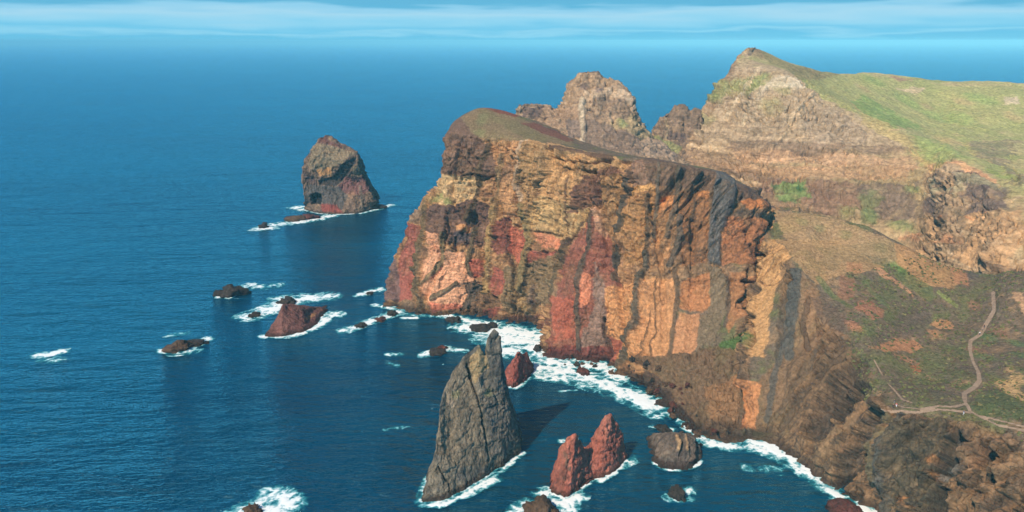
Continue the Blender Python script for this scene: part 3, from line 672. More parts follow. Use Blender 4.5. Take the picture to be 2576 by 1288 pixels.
    qd = np.stack([gi[:-1, :-1], gi[1:, :-1], gi[1:, 1:], gi[:-1, 1:]], 2)[keep]
    use, inv = np.unique(qd, return_inverse=True)
    pc = np.tile(alb((152, 125, 100)), (len(use), 1)) * (1 + 0.35 * spk[use][:, None])
    raw_mesh('path', p2[use] + n2.reshape(-1, 3)[use] * 0.10, inv.reshape(-1, 4), pc, M_PATH)['kind'] = 'structure'
    return G2, n2, cliff.reshape(nu, nv), pw2
HG2, HN2, HCL, HPW = build_headland()
H2 = Surf(HG2)

# ------------------------------------------------------------------ the hill behind
BC = [
 [(1700,440,690),(1710,400,700),(1724,362,712),(1744,316,730),(1790,250,752),(1845,168,780),(1868,138,795),(1880,127,802),(1888,122.5,808)],
 [(1780,480,640),(1788,425,658),(1808,388,674),(1828,345,695),(1855,268,730),(1880,172,778),(1889,142,795),(1894,128,808),(1899,122,816)],
 [(1880,530,570),(1890,480,590),(1905,438,612),(1925,402,635),(1945,310,690),(1963,185,782),(1972,168,803),(1977,158,822),(1972,153,842)],
 [(1990,570,520),(2000,535,540),(2015,450,590),(2030,405,625),(2045,330,675),(2060,252,740),(2070,224,800),(2080,203,860),(2085,187,905)],
 [(2140,610,470),(2150,560,505),(2165,465,570),(2180,412,610),(2190,367,645),(2205,322,680),(2215,288,770),(2225,238,880),(2215,193,990)],
 [(2290,680,420),(2300,612,455),(2310,482,545),(2320,425,588),(2328,403,605),(2340,388,617),(2345,352,730),(2350,290,850),(2345,214,1000)],
 [(2400,740,395),(2405,680,402),(2400,590,448),(2395,500,512),(2400,455,548),(2412,420,572),(2415,385,660),(2418,322,800),(2415,222,1000)],
 [(2450,745,385),(2455,690,392),(2462,590,432),(2468,500,488),(2474,468,514),(2486,452,530),(2480,405,640),(2475,336,780),(2475,226,1000)],
 [(2510,745,372),(2515,694,379),(2535,605,416),(2552,545,444),(2562,518,466),(2576,498,480),(2560,432,590),(2560,340,780),(2576,232,980)],
 [(2620,740,368),(2640,684,378),(2660,600,410),(2680,560,430),(2700,530,450),(2720,510,470),(2720,430,590),(2720,344,780),(2720,236,980)],
 [(2860,740,366),(2880,684,376),(2900,600,410),(2920,560,430),(2940,530,450),(2960,510,470),(2960,430,590),(2960,346,780),(2960,240,980)],
]
HILL_FEATS = [
 ('p','g',[(600,560),(760,400),(930,90),(1040,150),(1500,420),(1920,660),(1700,690),(1100,650),(700,640)],40,(178,150,114),.9),
 ('b','g',[(840,300),(760,340),(900,290)],70,(140,146,76),.7),
 ('b','g',[(1020,250),(990,300)],60,(130,142,72),.7),
 ('b','g',[(700,490),(1100,410),(1150,300)],70,(160,150,92),.6),
 ('p','g',[(1130,230),(1240,260),(1300,310),(1180,300),(1060,330),(1020,380),(1060,290)],14,(206,184,150),.8),
 ('l','g',[(1020,180),(950,310),(860,420),(800,500)],16,(206,178,138),.75,0.8),
 ('l','g',[(1060,300),(960,420),(900,560)],14,(200,174,134),.7,0.6),
 ('l','g',[(1320,330),(1180,540),(1080,680)],13,(194,164,122),.7,0.6),
 ('p','g',[(1380,370),(1660,560),(1640,640),(1340,640),(1260,520)],40,(156,132,106),.6),
 ('p','g',[(860,620),(1900,660),(1940,690),(1700,700),(1100,680),(840,650)],12,(132,104,80),.7),
 ('p','g',[(860,680),(1500,700),(1920,720),(2080,740),(2090,770),(1500,760),(900,740)],10,(192,148,106),.8),
 ('p','g',[(760,770),(1540,765),(1960,770),(1840,850),(1540,850),(1100,830),(900,800)],16,(178,136,94),.85),
 ('l','g',[(850,690),(1200,735),(1420,725)],6,(120,96,70),.7),
 ('l','g',[(820,764),(1300,770),(2040,750)],4,(212,158,112),.8,-0.6),
 ('p','g',[(1900,690),(2100,740),(2400,830),(2500,900),(2300,830),(2080,780)],14,(212,150,102),.85),
 ('p','g',[(1000,840),(1540,860),(1620,900),(1600,1060),(1400,1040),(1200,980),(1060,930)],30,(140,104,80),.8),
 ('p','g',[(1100,870),(1290,840),(1310,960),(1240,1000),(1120,960)],30,(112,134,66),.85),
 ('b','g',[(1270,910),(1110,880)],25,(64,100,52),.9),
 ('p','g',[(1600,880),(1960,860),(1940,1080),(1620,1080)],40,(116,94,80),.8),
 ('p','g',[(1600,930),(1720,920),(1700,1100),(1610,1100)],30,(118,122,70),.7),
 ('b','g',[(1840,1120),(1920,900),(1540,1030)],50,(132,138,70),.6),
 ('p','g',[(2020,830),(2300,810),(2500,920),(2500,1000),(2330,1060),(2060,1060)],16,(112,92,82),.9),
 ('p','h',[(880,370),(1200,340),(1450,440),(1400,480),(1100,420),(960,470),(900,560),(840,480)],14,(160,146,108),.8,0.6),
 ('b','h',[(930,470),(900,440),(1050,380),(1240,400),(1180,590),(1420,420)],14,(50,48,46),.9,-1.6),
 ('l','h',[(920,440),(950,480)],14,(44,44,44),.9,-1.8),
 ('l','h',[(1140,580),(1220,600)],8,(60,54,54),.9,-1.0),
 ('p','h',[(900,680),(1400,650),(1560,600),(1589,900),(1400,1120),(1180,1080),(980,1030),(870,950)],20,(196,150,100),.93),
 ('l','h',[(930,690),(1200,680),(1340,670)],12,(206,128,70),.8),
 ('p','h',[(740,640),(880,640),(890,940),(800,960),(760,800)],16,(138,112,80),.85),
 ('l','h',[(905,620),(895,740),(870,900)],8,(70,62,52),.8,-1.4),
 ('l','h',[(820,380),(780,480),(770,570)],8,(90,82,66),.7,-1.0),
 ('l','h',[(860,360),(830,460),(820,570)],8,(90,82,66),.7,-1.0),
 ('l','h',[(1210,830),(1300,740),(1400,680)],10,(150,126,86),.6),
 ('l','h',[(1310,830),(1340,880)],6,(110,80,56),.8,-.8),
 ('p','h',[(560,860),(740,800),(760,900),(640,900)],25,(196,136,90),.8),
 ('b','h',[(640,760),(340,660)],70,(120,134,74),.7),
 # green slope beyond the ridge
 ('p','g',[(1040,80),(1200,150),(1500,210),(1400,330),(1240,250),(1060,120)],24,(150,134,82),.9),
 ('p','g',[(1240,250),(1500,220),(1800,240),(2200,290),(2576,280),(2576,560),(2300,560),(1800,560),(1560,440)],30,(164,160,90),.8),
 ('p','g',[(1560,400),(1640,340),(1800,440),(1980,540),(1800,540)],25,(134,154,74),.85),
 ('b','g',[(1680,250),(1900,380),(2060,470),(2200,480),(2320,360),(2060,660),(2100,700)],90,(146,162,80),.7),
 ('p','g',[(1460,330),(1580,420),(1760,500),(1880,590),(2180,760),(2240,780),(1920,680),(1620,520)],16,(186,160,96),.8),
 ('p','g',[(1820,300),(2000,300),(1980,325),(1840,320)],8,(204,172,130),.8),
 ('p','g',[(1780,220),(1960,250),(1840,265)],10,(166,124,96),.8),
 ('p','g',[(2450,350),(2540,350),(2560,400),(2480,400)],12,(208,180,146),.85),
 ('b','g',[(1630,295),(2000,410),(2150,600),(2220,380),(2500,470)],50,(190,160,104),.7),
 ('l','g',[(1790,550),(1900,548),(2100,556),(2200,545),(2250,535)],6,(206,164,120),.9),
 ('p','g',[(2260,620),(2576,610),(2576,900),(2500,880),(2380,740),(2300,700)],20,(128,106,88),.55,0.8),
 ('l','g',[(2330,640),(2540,635)],9,(176,126,84),.8),
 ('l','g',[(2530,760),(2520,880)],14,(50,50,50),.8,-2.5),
 ('b','g',[(2400,800),(2360,740),(2460,830)],50,(140,150,70),.8),
]
def build_hill():
    ctrl = []; FW = []
    for k, c in enumerate(BC):
        kf = 1.0 if k < 1 else .8 if k < 2 else .55
        r = [P((q[0], q[1], c[3][2] + (q[2] - c[3][2]) * (kf if j < 6 else 1))) for j, q in enumerate(c)]
        r.insert(0, r[0] + np.array((0, -22, -22.)))
        fw = [1, 1, 1, 1, 1, 1, .6, .1, 0, 0, 1, 1]
        R = r[-1]
        r += [R + np.array((4, 40, -40.)), np.array((R[0] + 10, R[1] + 150, -6.0))]
        if k > 8: fw = [1, 1, 1, 1, 1, .6, .4, .1, 0, 0, 1, 1]
        FW.append(fw); ctrl.append(r)
    a = [p + np.array((4, 30, 0.)) for p in ctrl[0]]
    for p in a: p[2] = p[2] * 0.62
    b = [p + np.array((6, 40, 0.)) for p in a]
    for p in b: p[2] = -6
    a0 = [p + np.array((1.0, 6, -0.02 * p[2])) for p in ctrl[0]]
    ctrl = [b, a, a0] + ctrl
    FW = np.array([FW[0]] * 3 + FW, float)[..., None]
    G = loft(np.concatenate([np.array(ctrl), FW], 2), 1.0, rowmul=[4, 1.5, 1, 1, 1, 1, 1.3, 1.4, 1.6, 6, 16], colmul=[2, 1, 1] + [1] * (len(ctrl) - 5) + [6], tens=0.75)
    face = np.clip(G[..., 3], 0, 1).ravel().astype(np.float32); G = np.ascontiguousarray(G[..., :3])
    print('hill', G.shape)
    nu, nv = G.shape[:2]; n = normals(G)
    if n[nu // 2, nv // 2, 2] < 0: n = -n
    sf = Surf(G, 2); p = G.reshape(-1, 3).astype(np.float32); nz = n.reshape(-1, 3)[:, 2]
    cliff = np.maximum(sst(0.90, 0.6, nz), face * sst(1.0, .8, nz)).astype(np.float32)
    wob = fbm(sc(p, 9), 4, 0.6, 140) + 0.5 * fbm(sc(p, 3), 2, 0.6, 144); rel = np.zeros(len(p), np.float32)
    t = p[:, 2] + 3 * fbm(sc(p, 60, 60, 40), 3, 0.5, 120)
    band = fbm(np.stack([t / 5.0, p[:, 0] / 140, p[:, 1] / 140], 1), 4, 0.6, 125)
    pal = np.stack([alb((112, 88, 72)), alb((150, 118, 86)), alb((176, 142, 102)), alb((196, 164, 124))])
    xx = np.clip((band + 0.5), 0, 0.999) * 3; i0 = xx.astype(int); f = (xx - i0)[:, None]
    col = pal[i0] * (1 - f) + pal[np.minimum(i0 + 1, 3)] * f
    v1 = fbm(sc(p, 45), 4, 0.6, 130); g = sst(-0.15, 0.3, v1)[:, None]
    veg = alb((182, 164, 104)) * (1 - g) + alb((160, 158, 88)) * g
    bare = sst(0.12, 0.4, fbm(sc(p, 20), 4, .65, 165) + .25 * gn(sc(p, 5), 168))[:, None] * .7; veg = veg * (1 - bare) + alb((190, 160, 116)) * bare
    sl = (sst(0.80, 0.93, nz) * (1 - 0.75 * face))[:, None]; col = col * (1 - sl) + veg * sl
    paint(sf, p, col, HILL_FEATS, wob, rel, 2.6, None, (.95, 1.3, .2))
    d = rock_disp(p, cliff, 100, (3.2, 1.0, 2.4, 0.6), 26.0, 3.6) + (1 - cliff) * (3.0 * fbm(sc(p, 40), 4, 0.5, 150) + 1.6 * ridge(sc(p, 34, 60, 60), 3, 160) + 0.9 * fbm(sc(p, 9), 3, .6, 163)) + rel
    d *= 1 - 0.8 * sst(118, 140, p[:, 2])
    # slanting ribs on the front face
    dg = p @ np.array((0.55, 0.25, 0.0), np.float32) + 0.55 * p[:, 2]
    d += cliff * 2.6 * ridge(np.stack([dg / 13, p[:, 2] / 90, p[:, 1] / 90], 1), 2, 155)
    G2 = G + n * d.reshape(nu, nv)[..., None]
    p2 = G2.reshape(-1, 3).astype(np.float32)
    stra = fbm(np.stack([t / 2.6, p[:, 0] / 90, p[:, 1] / 90], 1), 3, 0.6, 153); spk = fbm(sc(p2, 2.6), 3, 0.7, 156)
    mul = 1 + (cliff * (0.60 * stra + 0.2 * fbm(sc(p2, 4, 4, 22), 3, .6, 151)) + 0.42 * spk + 0.2 * fbm(sc(p2, 16), 3, .6, 158))[:, None]
    col *= np.clip(mul, 0.4, 1.6)
    tag(grid_mesh('hill_terrain', G2, col, M_HILL, extra={'strata': cliff * 0.6}), kind='structure')
    return Surf(G2), G2
HILL, HILLG = build_hill()

# ------------------------------------------------------------------ crags behind the plateau
def crag(name, cols, feats, seed, pal, sp=1.0):
    ctrl = []
    for c in cols:
        r = [P(q) for q in c]
        r.insert(0, r[0] + np.array((0, -30, -r[0][2] * 0.7)))
        r[0][2] = min(r[0][2], 15)
        R = r[-1]; r += [R + np.array((0, 14, -R[2] * 0.35)), R + np.array((0, 45, -R[2] - 5))]
        ctrl.append(r)
    a = [p + np.array((-3, 16, 0.)) for p in ctrl[0]]; b = [p + np.array((3, 16, 0.)) for p in ctrl[-1]]
    for p in a + b: p[2] *= 0.4
    ctrl = [a] + ctrl + [b]
    nr = len(ctrl[0]) - 1
    G = loft(ctrl, sp, rowmul=[5] + [1] * (nr - 3) + [3, 8], tens=0.7); nu, nv = G.shape[:2]; n = normals(G)
    if n[nu // 2, nv // 2] @ (np.array((0, 0, HGT)) - G[nu // 2, nv // 2]) < 0: n = -n
    sf = Surf(G); p = G.reshape(-1, 3).astype(np.float32); nz = n.reshape(-1, 3)[:, 2]
    wob = fbm(sc(p, 6), 4, 0.6, seed + 1); rel = np.zeros(len(p), np.float32)
    t = p[:, 2] + 0.12 * p[:, 0] + 3 * fbm(sc(p, 40), 3, .5, seed + 2)
    band = fbm(np.stack([t / 3.2, p[:, 0] / 80, p[:, 1] / 80], 1), 4, 0.6, seed + 3) + 0.4 * fbm(sc(p, 14), 3, .5, seed + 4)
    pl = np.stack([alb(c) for c in pal]); xx = np.clip(band + 0.5, 0, 0.999) * (len(pl) - 1); i0 = xx.astype(int); f = (xx - i0)[:, None]
    col = pl[i0] * (1 - f) + pl[np.minimum(i0 + 1, len(pl) - 1)] * f
    paint(sf, p, col, feats, wob, rel)
    cl = np.ones(len(p), np.float32)
    d = rock_disp(p, cl, seed + 6, (2.2, 1.0, 1.2, 0.6), 15.0, 2.6) + rel
    G2 = G + n * d.reshape(nu, nv)[..., None]; p2 = G2.reshape(-1, 3).astype(np.float32)
    col *= np.clip(1 + 0.45 * fbm(sc(p2, 2.0), 3, .7, seed + 8)[:, None] + 0.3 * fbm(np.stack([t / 1.2, p[:, 0] / 40, p[:, 1] / 40], 1), 3, .6, seed + 9)[:, None], .4, 1.6)
    return grid_mesh(name, G2, col, M_HILL, extra={'strata': np.full(len(p2), .6)})
E_COLS = [
 [(1322,345,598),(1313,305,620),(1311,290,630),(1311,276,637),(1311,264,641)],
 [(1345,360,595),(1332,310,622),(1328,290,632),(1326,274,640),(1325,263,645)],
 [(1390,385,590),(1376,320,624),(1372,298,635),(1368,280,643),(1366,262,649)],
 [(1420,390,590),(1412,330,622),(1408,306,634),(1404,288,645),(1402,271,654)],
 [(1440,400,590),(1428,345,618),(1422,310,634),(1414,280,648),(1412,262,658)],
 [(1455,405,588),(1440,340,620),(1432,290,640),(1428,245,656),(1430,212,666)],
 [(1485,410,585),(1475,345,618),(1466,280,641),(1460,220,660),(1462,184,670)],
 [(1515,412,583),(1508,345,617),(1502,280,641),(1500,222,659),(1502,182,671)],
 [(1545,415,580),(1535,348,616),(1528,290,640),(1524,232,660),(1525,199,671)],
 [(1565,420,578),(1555,352,615),(1550,292,640),(1550,236,660),(1553,198,671)],
 [(1605,425,575),(1598,362,612),(1592,306,640),(1588,268,656),(1586,232,668)],
 [(1640,430,575),(1620,368,615),(1610,332,638),(1605,306,650),(1601,282,660)],
 [(1670,432,578),(1655,385,620),(1648,362,638),(1642,348,648),(1638,337,655)],
 [(1705,440,590),(1698,402,628),(1694,392,640),(1690,384,650),(1688,376,660)],
 [(1740,446,596),(1730,420,632),(1726,412,644),(1722,406,654),(1720,402,664)],
]
tag(crag('crag_terrain', E_COLS, [
 ('p','j',[(700,60),(820,80),(930,140),(1050,130),(1100,200),(930,230),(760,250),(620,380),(530,400),(600,240)],30,(172,138,102),.8),
 ('p','j',[(730,290),(840,240),(1000,230),(1120,260),(1240,340),(1240,440),(1130,340),(980,300),(860,320),(780,380),(760,480),(700,480)],20,(196,164,128),.85,0.6),
 ('l','j',[(730,340),(720,480),(740,620),(740,740)],34,(190,168,136),.85,0.9),
 ('l','j',[(930,560),(930,820)],16,(164,136,98),.8,0.8),
 ('b','j',[(750,210),(890,250)],50,(122,100,90),.8),
 ('l','j',[(780,440),(840,465)],14,(44,42,46),.95,-1.6),
 ('p','j',[(150,400),(240,420),(370,390),(330,520),(160,510)],20,(112,90,80),.9),
 ('p','j',[(370,400),(680,430),(700,720),(560,690),(300,540)],30,(172,136,102),.75),
 ('p','j',[(760,540),(940,580),(1300,740),(1300,900),(900,830),(740,740)],40,(128,106,90),.75),
 ('p','j',[(560,540),(700,560),(720,700),(600,720)],30,(128,110,98),.8),
 ('p','j',[(960,580),(1240,500),(1420,700),(1300,720),(1100,640)],30,(172,146,100),.8),
 ('b','j',[(1120,570)],60,(146,150,84),.7),
 ('p','j',[(1300,720),(1440,720),(1640,860),(1640,940),(1300,880)],30,(176,146,118),.8),
], 200, [(114, 94, 78), (146, 118, 92), (172, 140, 106), (194, 162, 124)]), kind='structure')
F_COLS = [
 [(1655,420,660),(1648,388,690),(1643,365,700),(1641,350,708),(1640,338,715)],
 [(1672,425,660),(1665,390,690),(1660,355,702),(1658,325,712),(1657,306,719)],
 [(1690,428,660),(1688,392,690),(1684,350,704),(1683,310,716),(1682,284,724)],
 [(1715,430,662),(1716,395,690),(1718,350,705),(1719,300,718),(1719,261,728)],
 [(1732,430,664),(1735,396,690),(1738,355,705),(1738,312,716),(1738,279,727)],
 [(1745,430,666),(1750,396,690),(1754,350,705),(1754,312,716),(1753,277,727)],
 [(1760,430,668),(1766,396,690),(1768,360,703),(1768,330,712),(1767,306,720)],
]
tag(crag('crag_terrain', F_COLS, [
 ('p','j',[(1420,690),(1600,760),(1700,800),(1640,900),(1420,780)],30,(150,148,88),.8),
 ('l','j',[(1540,520),(1560,640),(1540,720)],16,(168,142,104),.8),
 ('p','j',[(1560,640),(1760,680),(1720,760),(1560,720)],25,(104,84,76),.8),
], 230, [(110, 90, 74), (142, 114, 88), (166, 134, 100)]), kind='structure')

# ------------------------------------------------------------------ sea stacks
FOAM = []          # (list of sea points, radius in metres, strength)
def stack(name, cols, thick, label, cat, pal, feats=(), seed=300, sp=0.5, a=(1.4, 0.9, 0.35, 0.4), L=9.0, ledge=2.0, group=None, mid=None, foam=1.2, tens=0.35, wetc=(52, 40, 34)):
    """cols: waterline ... ridge for each column left to right; the far side mirrors the near side in depth."""
    C = []; hm = max(c[0][1] - c[-1][1] for c in cols)
    for k, c in enumerate(cols):
        r = [P(q) for q in c]
        if mid and len(c) == 2:
            w, t = r; t = wpt(c[1][0], c[1][1], max(t[1] if t[1] < w[1] + 1 else 0, w[1] + mid[0] * min(1, 2.2 * (c[0][1] - c[1][1]) / hm))); r = [w + (t - w) * f + np.array((0, -mid[1] * math.sin(math.pi * f) , 0)) for f in (0, .25, .5, .75, 1)]
        C.append(r)
    C = np.array(C); nc = len(C)
    FOAM.append(([c[0] for c in C], foam, 0.75))
    u = np.linspace(-1, 1, nc); th = thick * (1 - 0.75 * np.abs(u) ** 2)
    full = []
    for k in range(nc):
        r = C[k]; K = r[-1]; out = [r[0] + np.array((0, -2, -5.0))] + list(r)
        for j in range(len(r) - 2, -1, -1):
            b = r[j].copy(); b[1] = 2 * K[1] - r[j][1] + th[k] * (0.35 + 0.65 * (1 - j / (len(r) - 1))); out.append(b)
        out.append(out[-1] + np.array((0, 2, -5.0))); full.append(out)
    F = np.array(full)
    def cap(E, I, s):
        m = E.copy(); c = (E + E[::-1]) / 2; m = c + (E - c) * 0.25
        dx = E[:, 0] - I[:, 0]; m[:, 0] = E[:, 0] + np.sign(s) * 0.8; m[:, 2] = np.minimum(m[:, 2], E[:, 2] * 0.8 - 0.5); return m
    F = np.concatenate([cap(F[0], F[1], -1)[None], F, cap(F[-1], F[-2], 1)[None]])
    G = loft(F, sp, rowmul=[2] + [1] * (F.shape[1] - 3) + [2], tens=tens); nu, nv = G.shape[:2]; n = normals(G)
    if n[nu // 2, nv // 4] @ (np.array((0, 0, HGT)) - G[nu // 2, nv // 4]) < 0: n = -n
    p = G.reshape(-1, 3).astype(np.float32); nn = n.reshape(-1, 3)
    wob = fbm(sc(p, 3.0), 4, 0.6, seed + 1); rel = np.zeros(len(p), np.float32)
    band = fbm(sc(p, 7, 7, 9), 4, 0.62, seed + 3) + 0.35 * fbm(sc(p, 2, 2, 6), 3, .5, seed + 4)
    pl = np.stack([alb(c) for c in pal]); xx = np.clip(band + 0.5, 0, 0.999) * (len(pl) - 1); i0 = xx.astype(int); f = (xx - i0)[:, None]
    col = pl[i0] * (1 - f) + pl[np.minimum(i0 + 1, len(pl) - 1)] * f
    if feats: paint(Surf(G), p, col, feats, wob, rel, 0.6)
    d = rock_disp(p, np.ones(len(p), np.float32), seed + 6, a, L, ledge) + rel
    G2 = G + n * d.reshape(nu, nv)[..., None]; p2 = G2.reshape(-1, 3).astype(np.float32)
    col *= np.clip(1 + 0.5 * fbm(sc(p2, 1.1), 3, .7, seed + 8)[:, None] + 0.25 * fbm(sc(p2, 1.6, 1.6, 9), 3, .6, seed + 9)[:, None], .4, 1.7)
    wet = sst(2.6, 0.4, p2[:, 2] + 1.2 * wob)[:, None]; col = col * (1 - 0.8 * wet) + lin(wetc) * 0.8 * wet
    o = grid_mesh(name, G2, col, M_STACK)
    return tag(o, label, cat, group)

# far stack
stack('sea_stack', [
 [(766,528),(765,498,762),(762,465,765),(760,430,767),(764,402,772)],
 [(782,533),(781,490,763),(777,450,767),(775,410,769),(782,376,776)],
 [(802,537),(800,490,764),(796,450,768),(793,395,770),(800,352,780)],
 [(835,539),(832,490,764),(829,450,771),(823,385,771),(820,338,782)],
 [(868,539),(866,495,766),(862,452,775),(856,410,768),(852,358,782)],
 [(893,538),(890,498,766),(887,455,778),(884,412,768),(879,372,780)],
 [(912,535),(910,500,768),(905,460,778),(901,425,772),(897,382,778)],
 [(930,529),(926,505,768),(922,480,774),(917,450,777),(908,424,780)],
 [(944,522),(940,508,768),(937,496,772),(932,480,777),(927,462,781)],
], 34, 'tall brown and red sea stack standing alone in the far water', 'sea stack',
 [(86, 68, 60), (122, 97, 77), (148, 118, 88)],
 [('p','m',[(740,190),(830,120),(860,190),(1010,260),(960,290),(850,230),(740,220)],16,(110,68,60),.85),
  ('p','m',[(700,230),(860,240),(1160,340),(1000,440),(880,500),(680,520),(620,480),(640,330)],25,(138,118,88),.85),
  ('p','m',[(720,520),(900,480),(880,580),(760,580)],14,(182,130,72),.9),
  ('p','m',[(570,530),(680,560),(740,680),(580,660)],16,(88,68,62),.8),
  ('p','m',[(740,640),(900,600),(1010,450),(1160,380),(1160,450),(1060,580),(940,690),(760,680)],14,(58,54,54),.9,-1.2),  # shadow under the overhang, painted dark in a slight recess
  ('p','m',[(960,690),(1050,590),(1250,600),(1320,740),(1180,800),(1040,780)],20,(122,78,72),.9),
  ('p','m',[(1120,480),(1200,470),(1260,580),(1120,560)],16,(124,108,82),.8),
  ('p','m',[(600,680),(960,700),(1060,800),(1000,960),(780,880),(600,880)],25,(84,82,80),.8),
  ('p','m',[(650,800),(720,760),(780,790),(770,880),(660,900)],14,(40,40,40),.9,-3.5),  # cave mouth: hollowed out, its darkness painted in
  ('p','m',[(770,890),(940,900),(1020,1000),(780,980)],14,(140,64,52),.9),
  ('l','m',[(1200,700),(1220,860),(1200,960)],20,(124,110,92),.6,0.5),
  ('b','m',[(1110,790)],50,(164,120,84),.6)], 300, 0.8, (1.4, 0.8, 0.6, 0.5), 14, foam=1.5)
# front pillar
stack('sea_stack', [
 [(1063,1264),(1070,1240,258),(1080,1205,261),(1090,1178,263.5),(1098,1150,266)],
 [(1108,1262),(1110,1200,261),(1108,1130,266.5),(1107,1070,270),(1106,1030,274)],
 [(1135,1250),(1135,1175,265),(1130,1095,272),(1124,1020,277),(1120,975,281)],
 [(1162,1236),(1160,1150,269),(1158,1060,276),(1152,985,282),(1146,922,286)],
 [(1190,1218),(1188,1130,273),(1186,1030,281),(1180,950,286),(1178,886,288.5)],
 [(1212,1205),(1210,1120,276),(1208,1015,282),(1204,935,286.5),(1204,869,289)],
 [(1226,1197),(1225,1110,278),(1223,1010,283.5),(1221,945,288),(1220,894,290)],
 [(1240,1188),(1237,1105,279.5),(1234,1010,285),(1231,920,289.5),(1231,842,291.5)],
 [(1258,1177),(1254,1100,281.5),(1249,1010,286.5),(1246,920,290.5),(1243,829,293)],
 [(1272,1168),(1268,1100,283.5),(1262,1015,288),(1258,930,291),(1255,838,293.5)],
 [(1290,1154),(1286,1095,286.5),(1280,1035,290),(1272,985,292.5),(1264,915,294)],
 [(1308,1140),(1305,1112,291),(1301,1080,293),(1295,1052,294.5),(1288,1025,296)],
], 13, 'tallest grey pinnacle rising from the near water with a twin-pointed top', 'sea stack',
 [(76, 72, 67), (102, 94, 82), (136, 121, 98), (92, 87, 79)],
 [('p','n',[(380,350),(440,330),(500,640),(540,940),(560,1000),(300,1000),(220,900),(260,700),(310,480)],20,(132,112,84),.5),  # sunlit left facet, painted lighter
  ('p','n',[(440,310),(500,250),(540,300),(560,380),(470,480),(430,380)],14,(180,146,94),.8),
  ('p','n',[(560,150),(620,160),(660,400),(740,860),(580,960),(540,700),(500,560),(560,400)],16,(96,88,80),.5),  # shaded right facet, painted darker
  ('b','n',[(330,560),(320,610)],26,(176,150,120),.7),
  ('b','n',[(560,540),(350,550)],30,(132,126,80),.7),
  ('l','n',[(420,370),(450,490),(500,620),(530,740),(560,960)],8,(66,60,54),.7,-1.0),  # crease between the facets, cut in with its shade painted
  ('l','n',[(240,1000),(300,1100),(310,1160)],7,(70,64,58),.6,-0.7),
  ('p','n',[(140,1190),(300,1170),(540,1030),(750,880),(760,900),(560,1020),(330,1180),(150,1230)],8,(66,54,46),.7)], 320, 0.32, (0.4, 0.36, 0.22, 0.3), 6, foam=1.3, tens=0.2)
# far-left purple rock, low and broad
stack('sea_rock', [
 [(668,846),(672,838)], [(680,848),(680,822)], [(695,848),(697,800)], [(712,847),(712,766)], [(726,844),(726,770)], [(742,841),(745,774)],
 [(762,836),(764,780)], [(782,826),(781,788)], [(796,818),(796,792)], [(803,810),(801,800)],
], 12, 'broad maroon rock with one sharp peak, ringed by surf left of the cliffs', 'rock', [(104, 66, 58), (120, 76, 66), (132, 88, 74)],
 [('l','D',[(775,800),(790,790)],6,(170,120,70),.7)], 340, 0.45, (0.4, 0.35, 0.2, 0.2), 9, mid=(16, 2.0), foam=1.8)
# red rock between the pillar and the cliff
stack('sea_rock', [
 [(1266,966),(1270,945)], [(1276,972),(1279,925)], [(1290,978),(1292,905)], [(1305,972),(1302,886)], [(1318,960),(1316,890)], [(1330,950),(1325,886)], [(1341,936),(1333,912)],
], 6, 'smooth red cone of rock between the grey pinnacle and the cliff', 'rock', [(138, 68, 54), (156, 80, 64), (168, 94, 76)], [], 350, 0.4, (0.4, 0.5, 0.3, 0.2), 6, mid=(7, .8), foam=1.3)
# red twin peaked rock
stack('sea_rock', [
 [(1388,1238),(1397,1195)], [(1400,1246),(1410,1128)], [(1418,1252),(1430,1102)], [(1434,1250),(1446,1095)], [(1450,1238),(1462,1112)], [(1466,1224),(1472,1132)],
 [(1477,1216),(1480,1132)], [(1488,1208),(1489,1122)], [(1500,1204),(1501,1092)], [(1511,1202),(1511,1064)], [(1522,1199),(1523,1046)], [(1533,1195),(1535,1042)], [(1544,1188),(1547,1058)], [(1555,1180),(1558,1074)], [(1567,1168),(1569,1106)], [(1574,1158),(1573,1140)],
], 6, 'red rock split into two jagged peaks in the near water', 'rock', [(146, 76, 58), (168, 92, 70), (182, 110, 84)],
 [('b','n',[(1065,1015)],16,(92,76,64),.9),('b','n',[(1030,1075)],22,(96,80,66),.9),('l','n',[(1180,880),(1185,980)],12,(104,78,66),.8,-0.4),
  ('l','n',[(1270,780),(1340,900),(1360,960)],5,(110,60,50),.8,-.5),('p','n',[(940,1180),(1010,1000),(1050,960),(1060,1060),(1000,1190)],10,(120,74,58),.6),('l','n',[(1040,920),(1050,1000)],12,(110,86,66),.7)],
 360, 0.32, (0.25, 0.4, 0.3, 0.3), 4, mid=(7, .8), foam=1.0)
# squat grey rock
stack('sea_rock', [
 [(1645,1164),(1651,1142)], [(1655,1174),(1661,1124)], [(1672,1180),(1675,1106)], [(1692,1183),(1692,1095)], [(1710,1183),(1712,1099)], [(1728,1181),(1731,1100)], [(1744,1176),(1747,1104)], [(1755,1168),(1757,1124)], [(1762,1160),(1762,1140)],
], 10, 'squat flat-topped brown rock close to the foot of the right cliff', 'rock', [(78, 66, 60), (106, 90, 78), (128, 110, 92)],
 [('l','k',[(755,890),(765,960)],12,(188,146,96),.8,0.5),('l','k',[(800,900),(805,960)],10,(186,144,96),.8,0.5),('p','k',[(640,1000),(870,1000),(860,1060),(640,1050)],12,(74,56,48),.8),
  ('l','k',[(780,910),(775,990)],10,(74,66,62),.8,-.8)], 380, 0.34, (0.6, 0.6, 0.2, 0.3), 5, mid=(9, 1.2), foam=0.8)

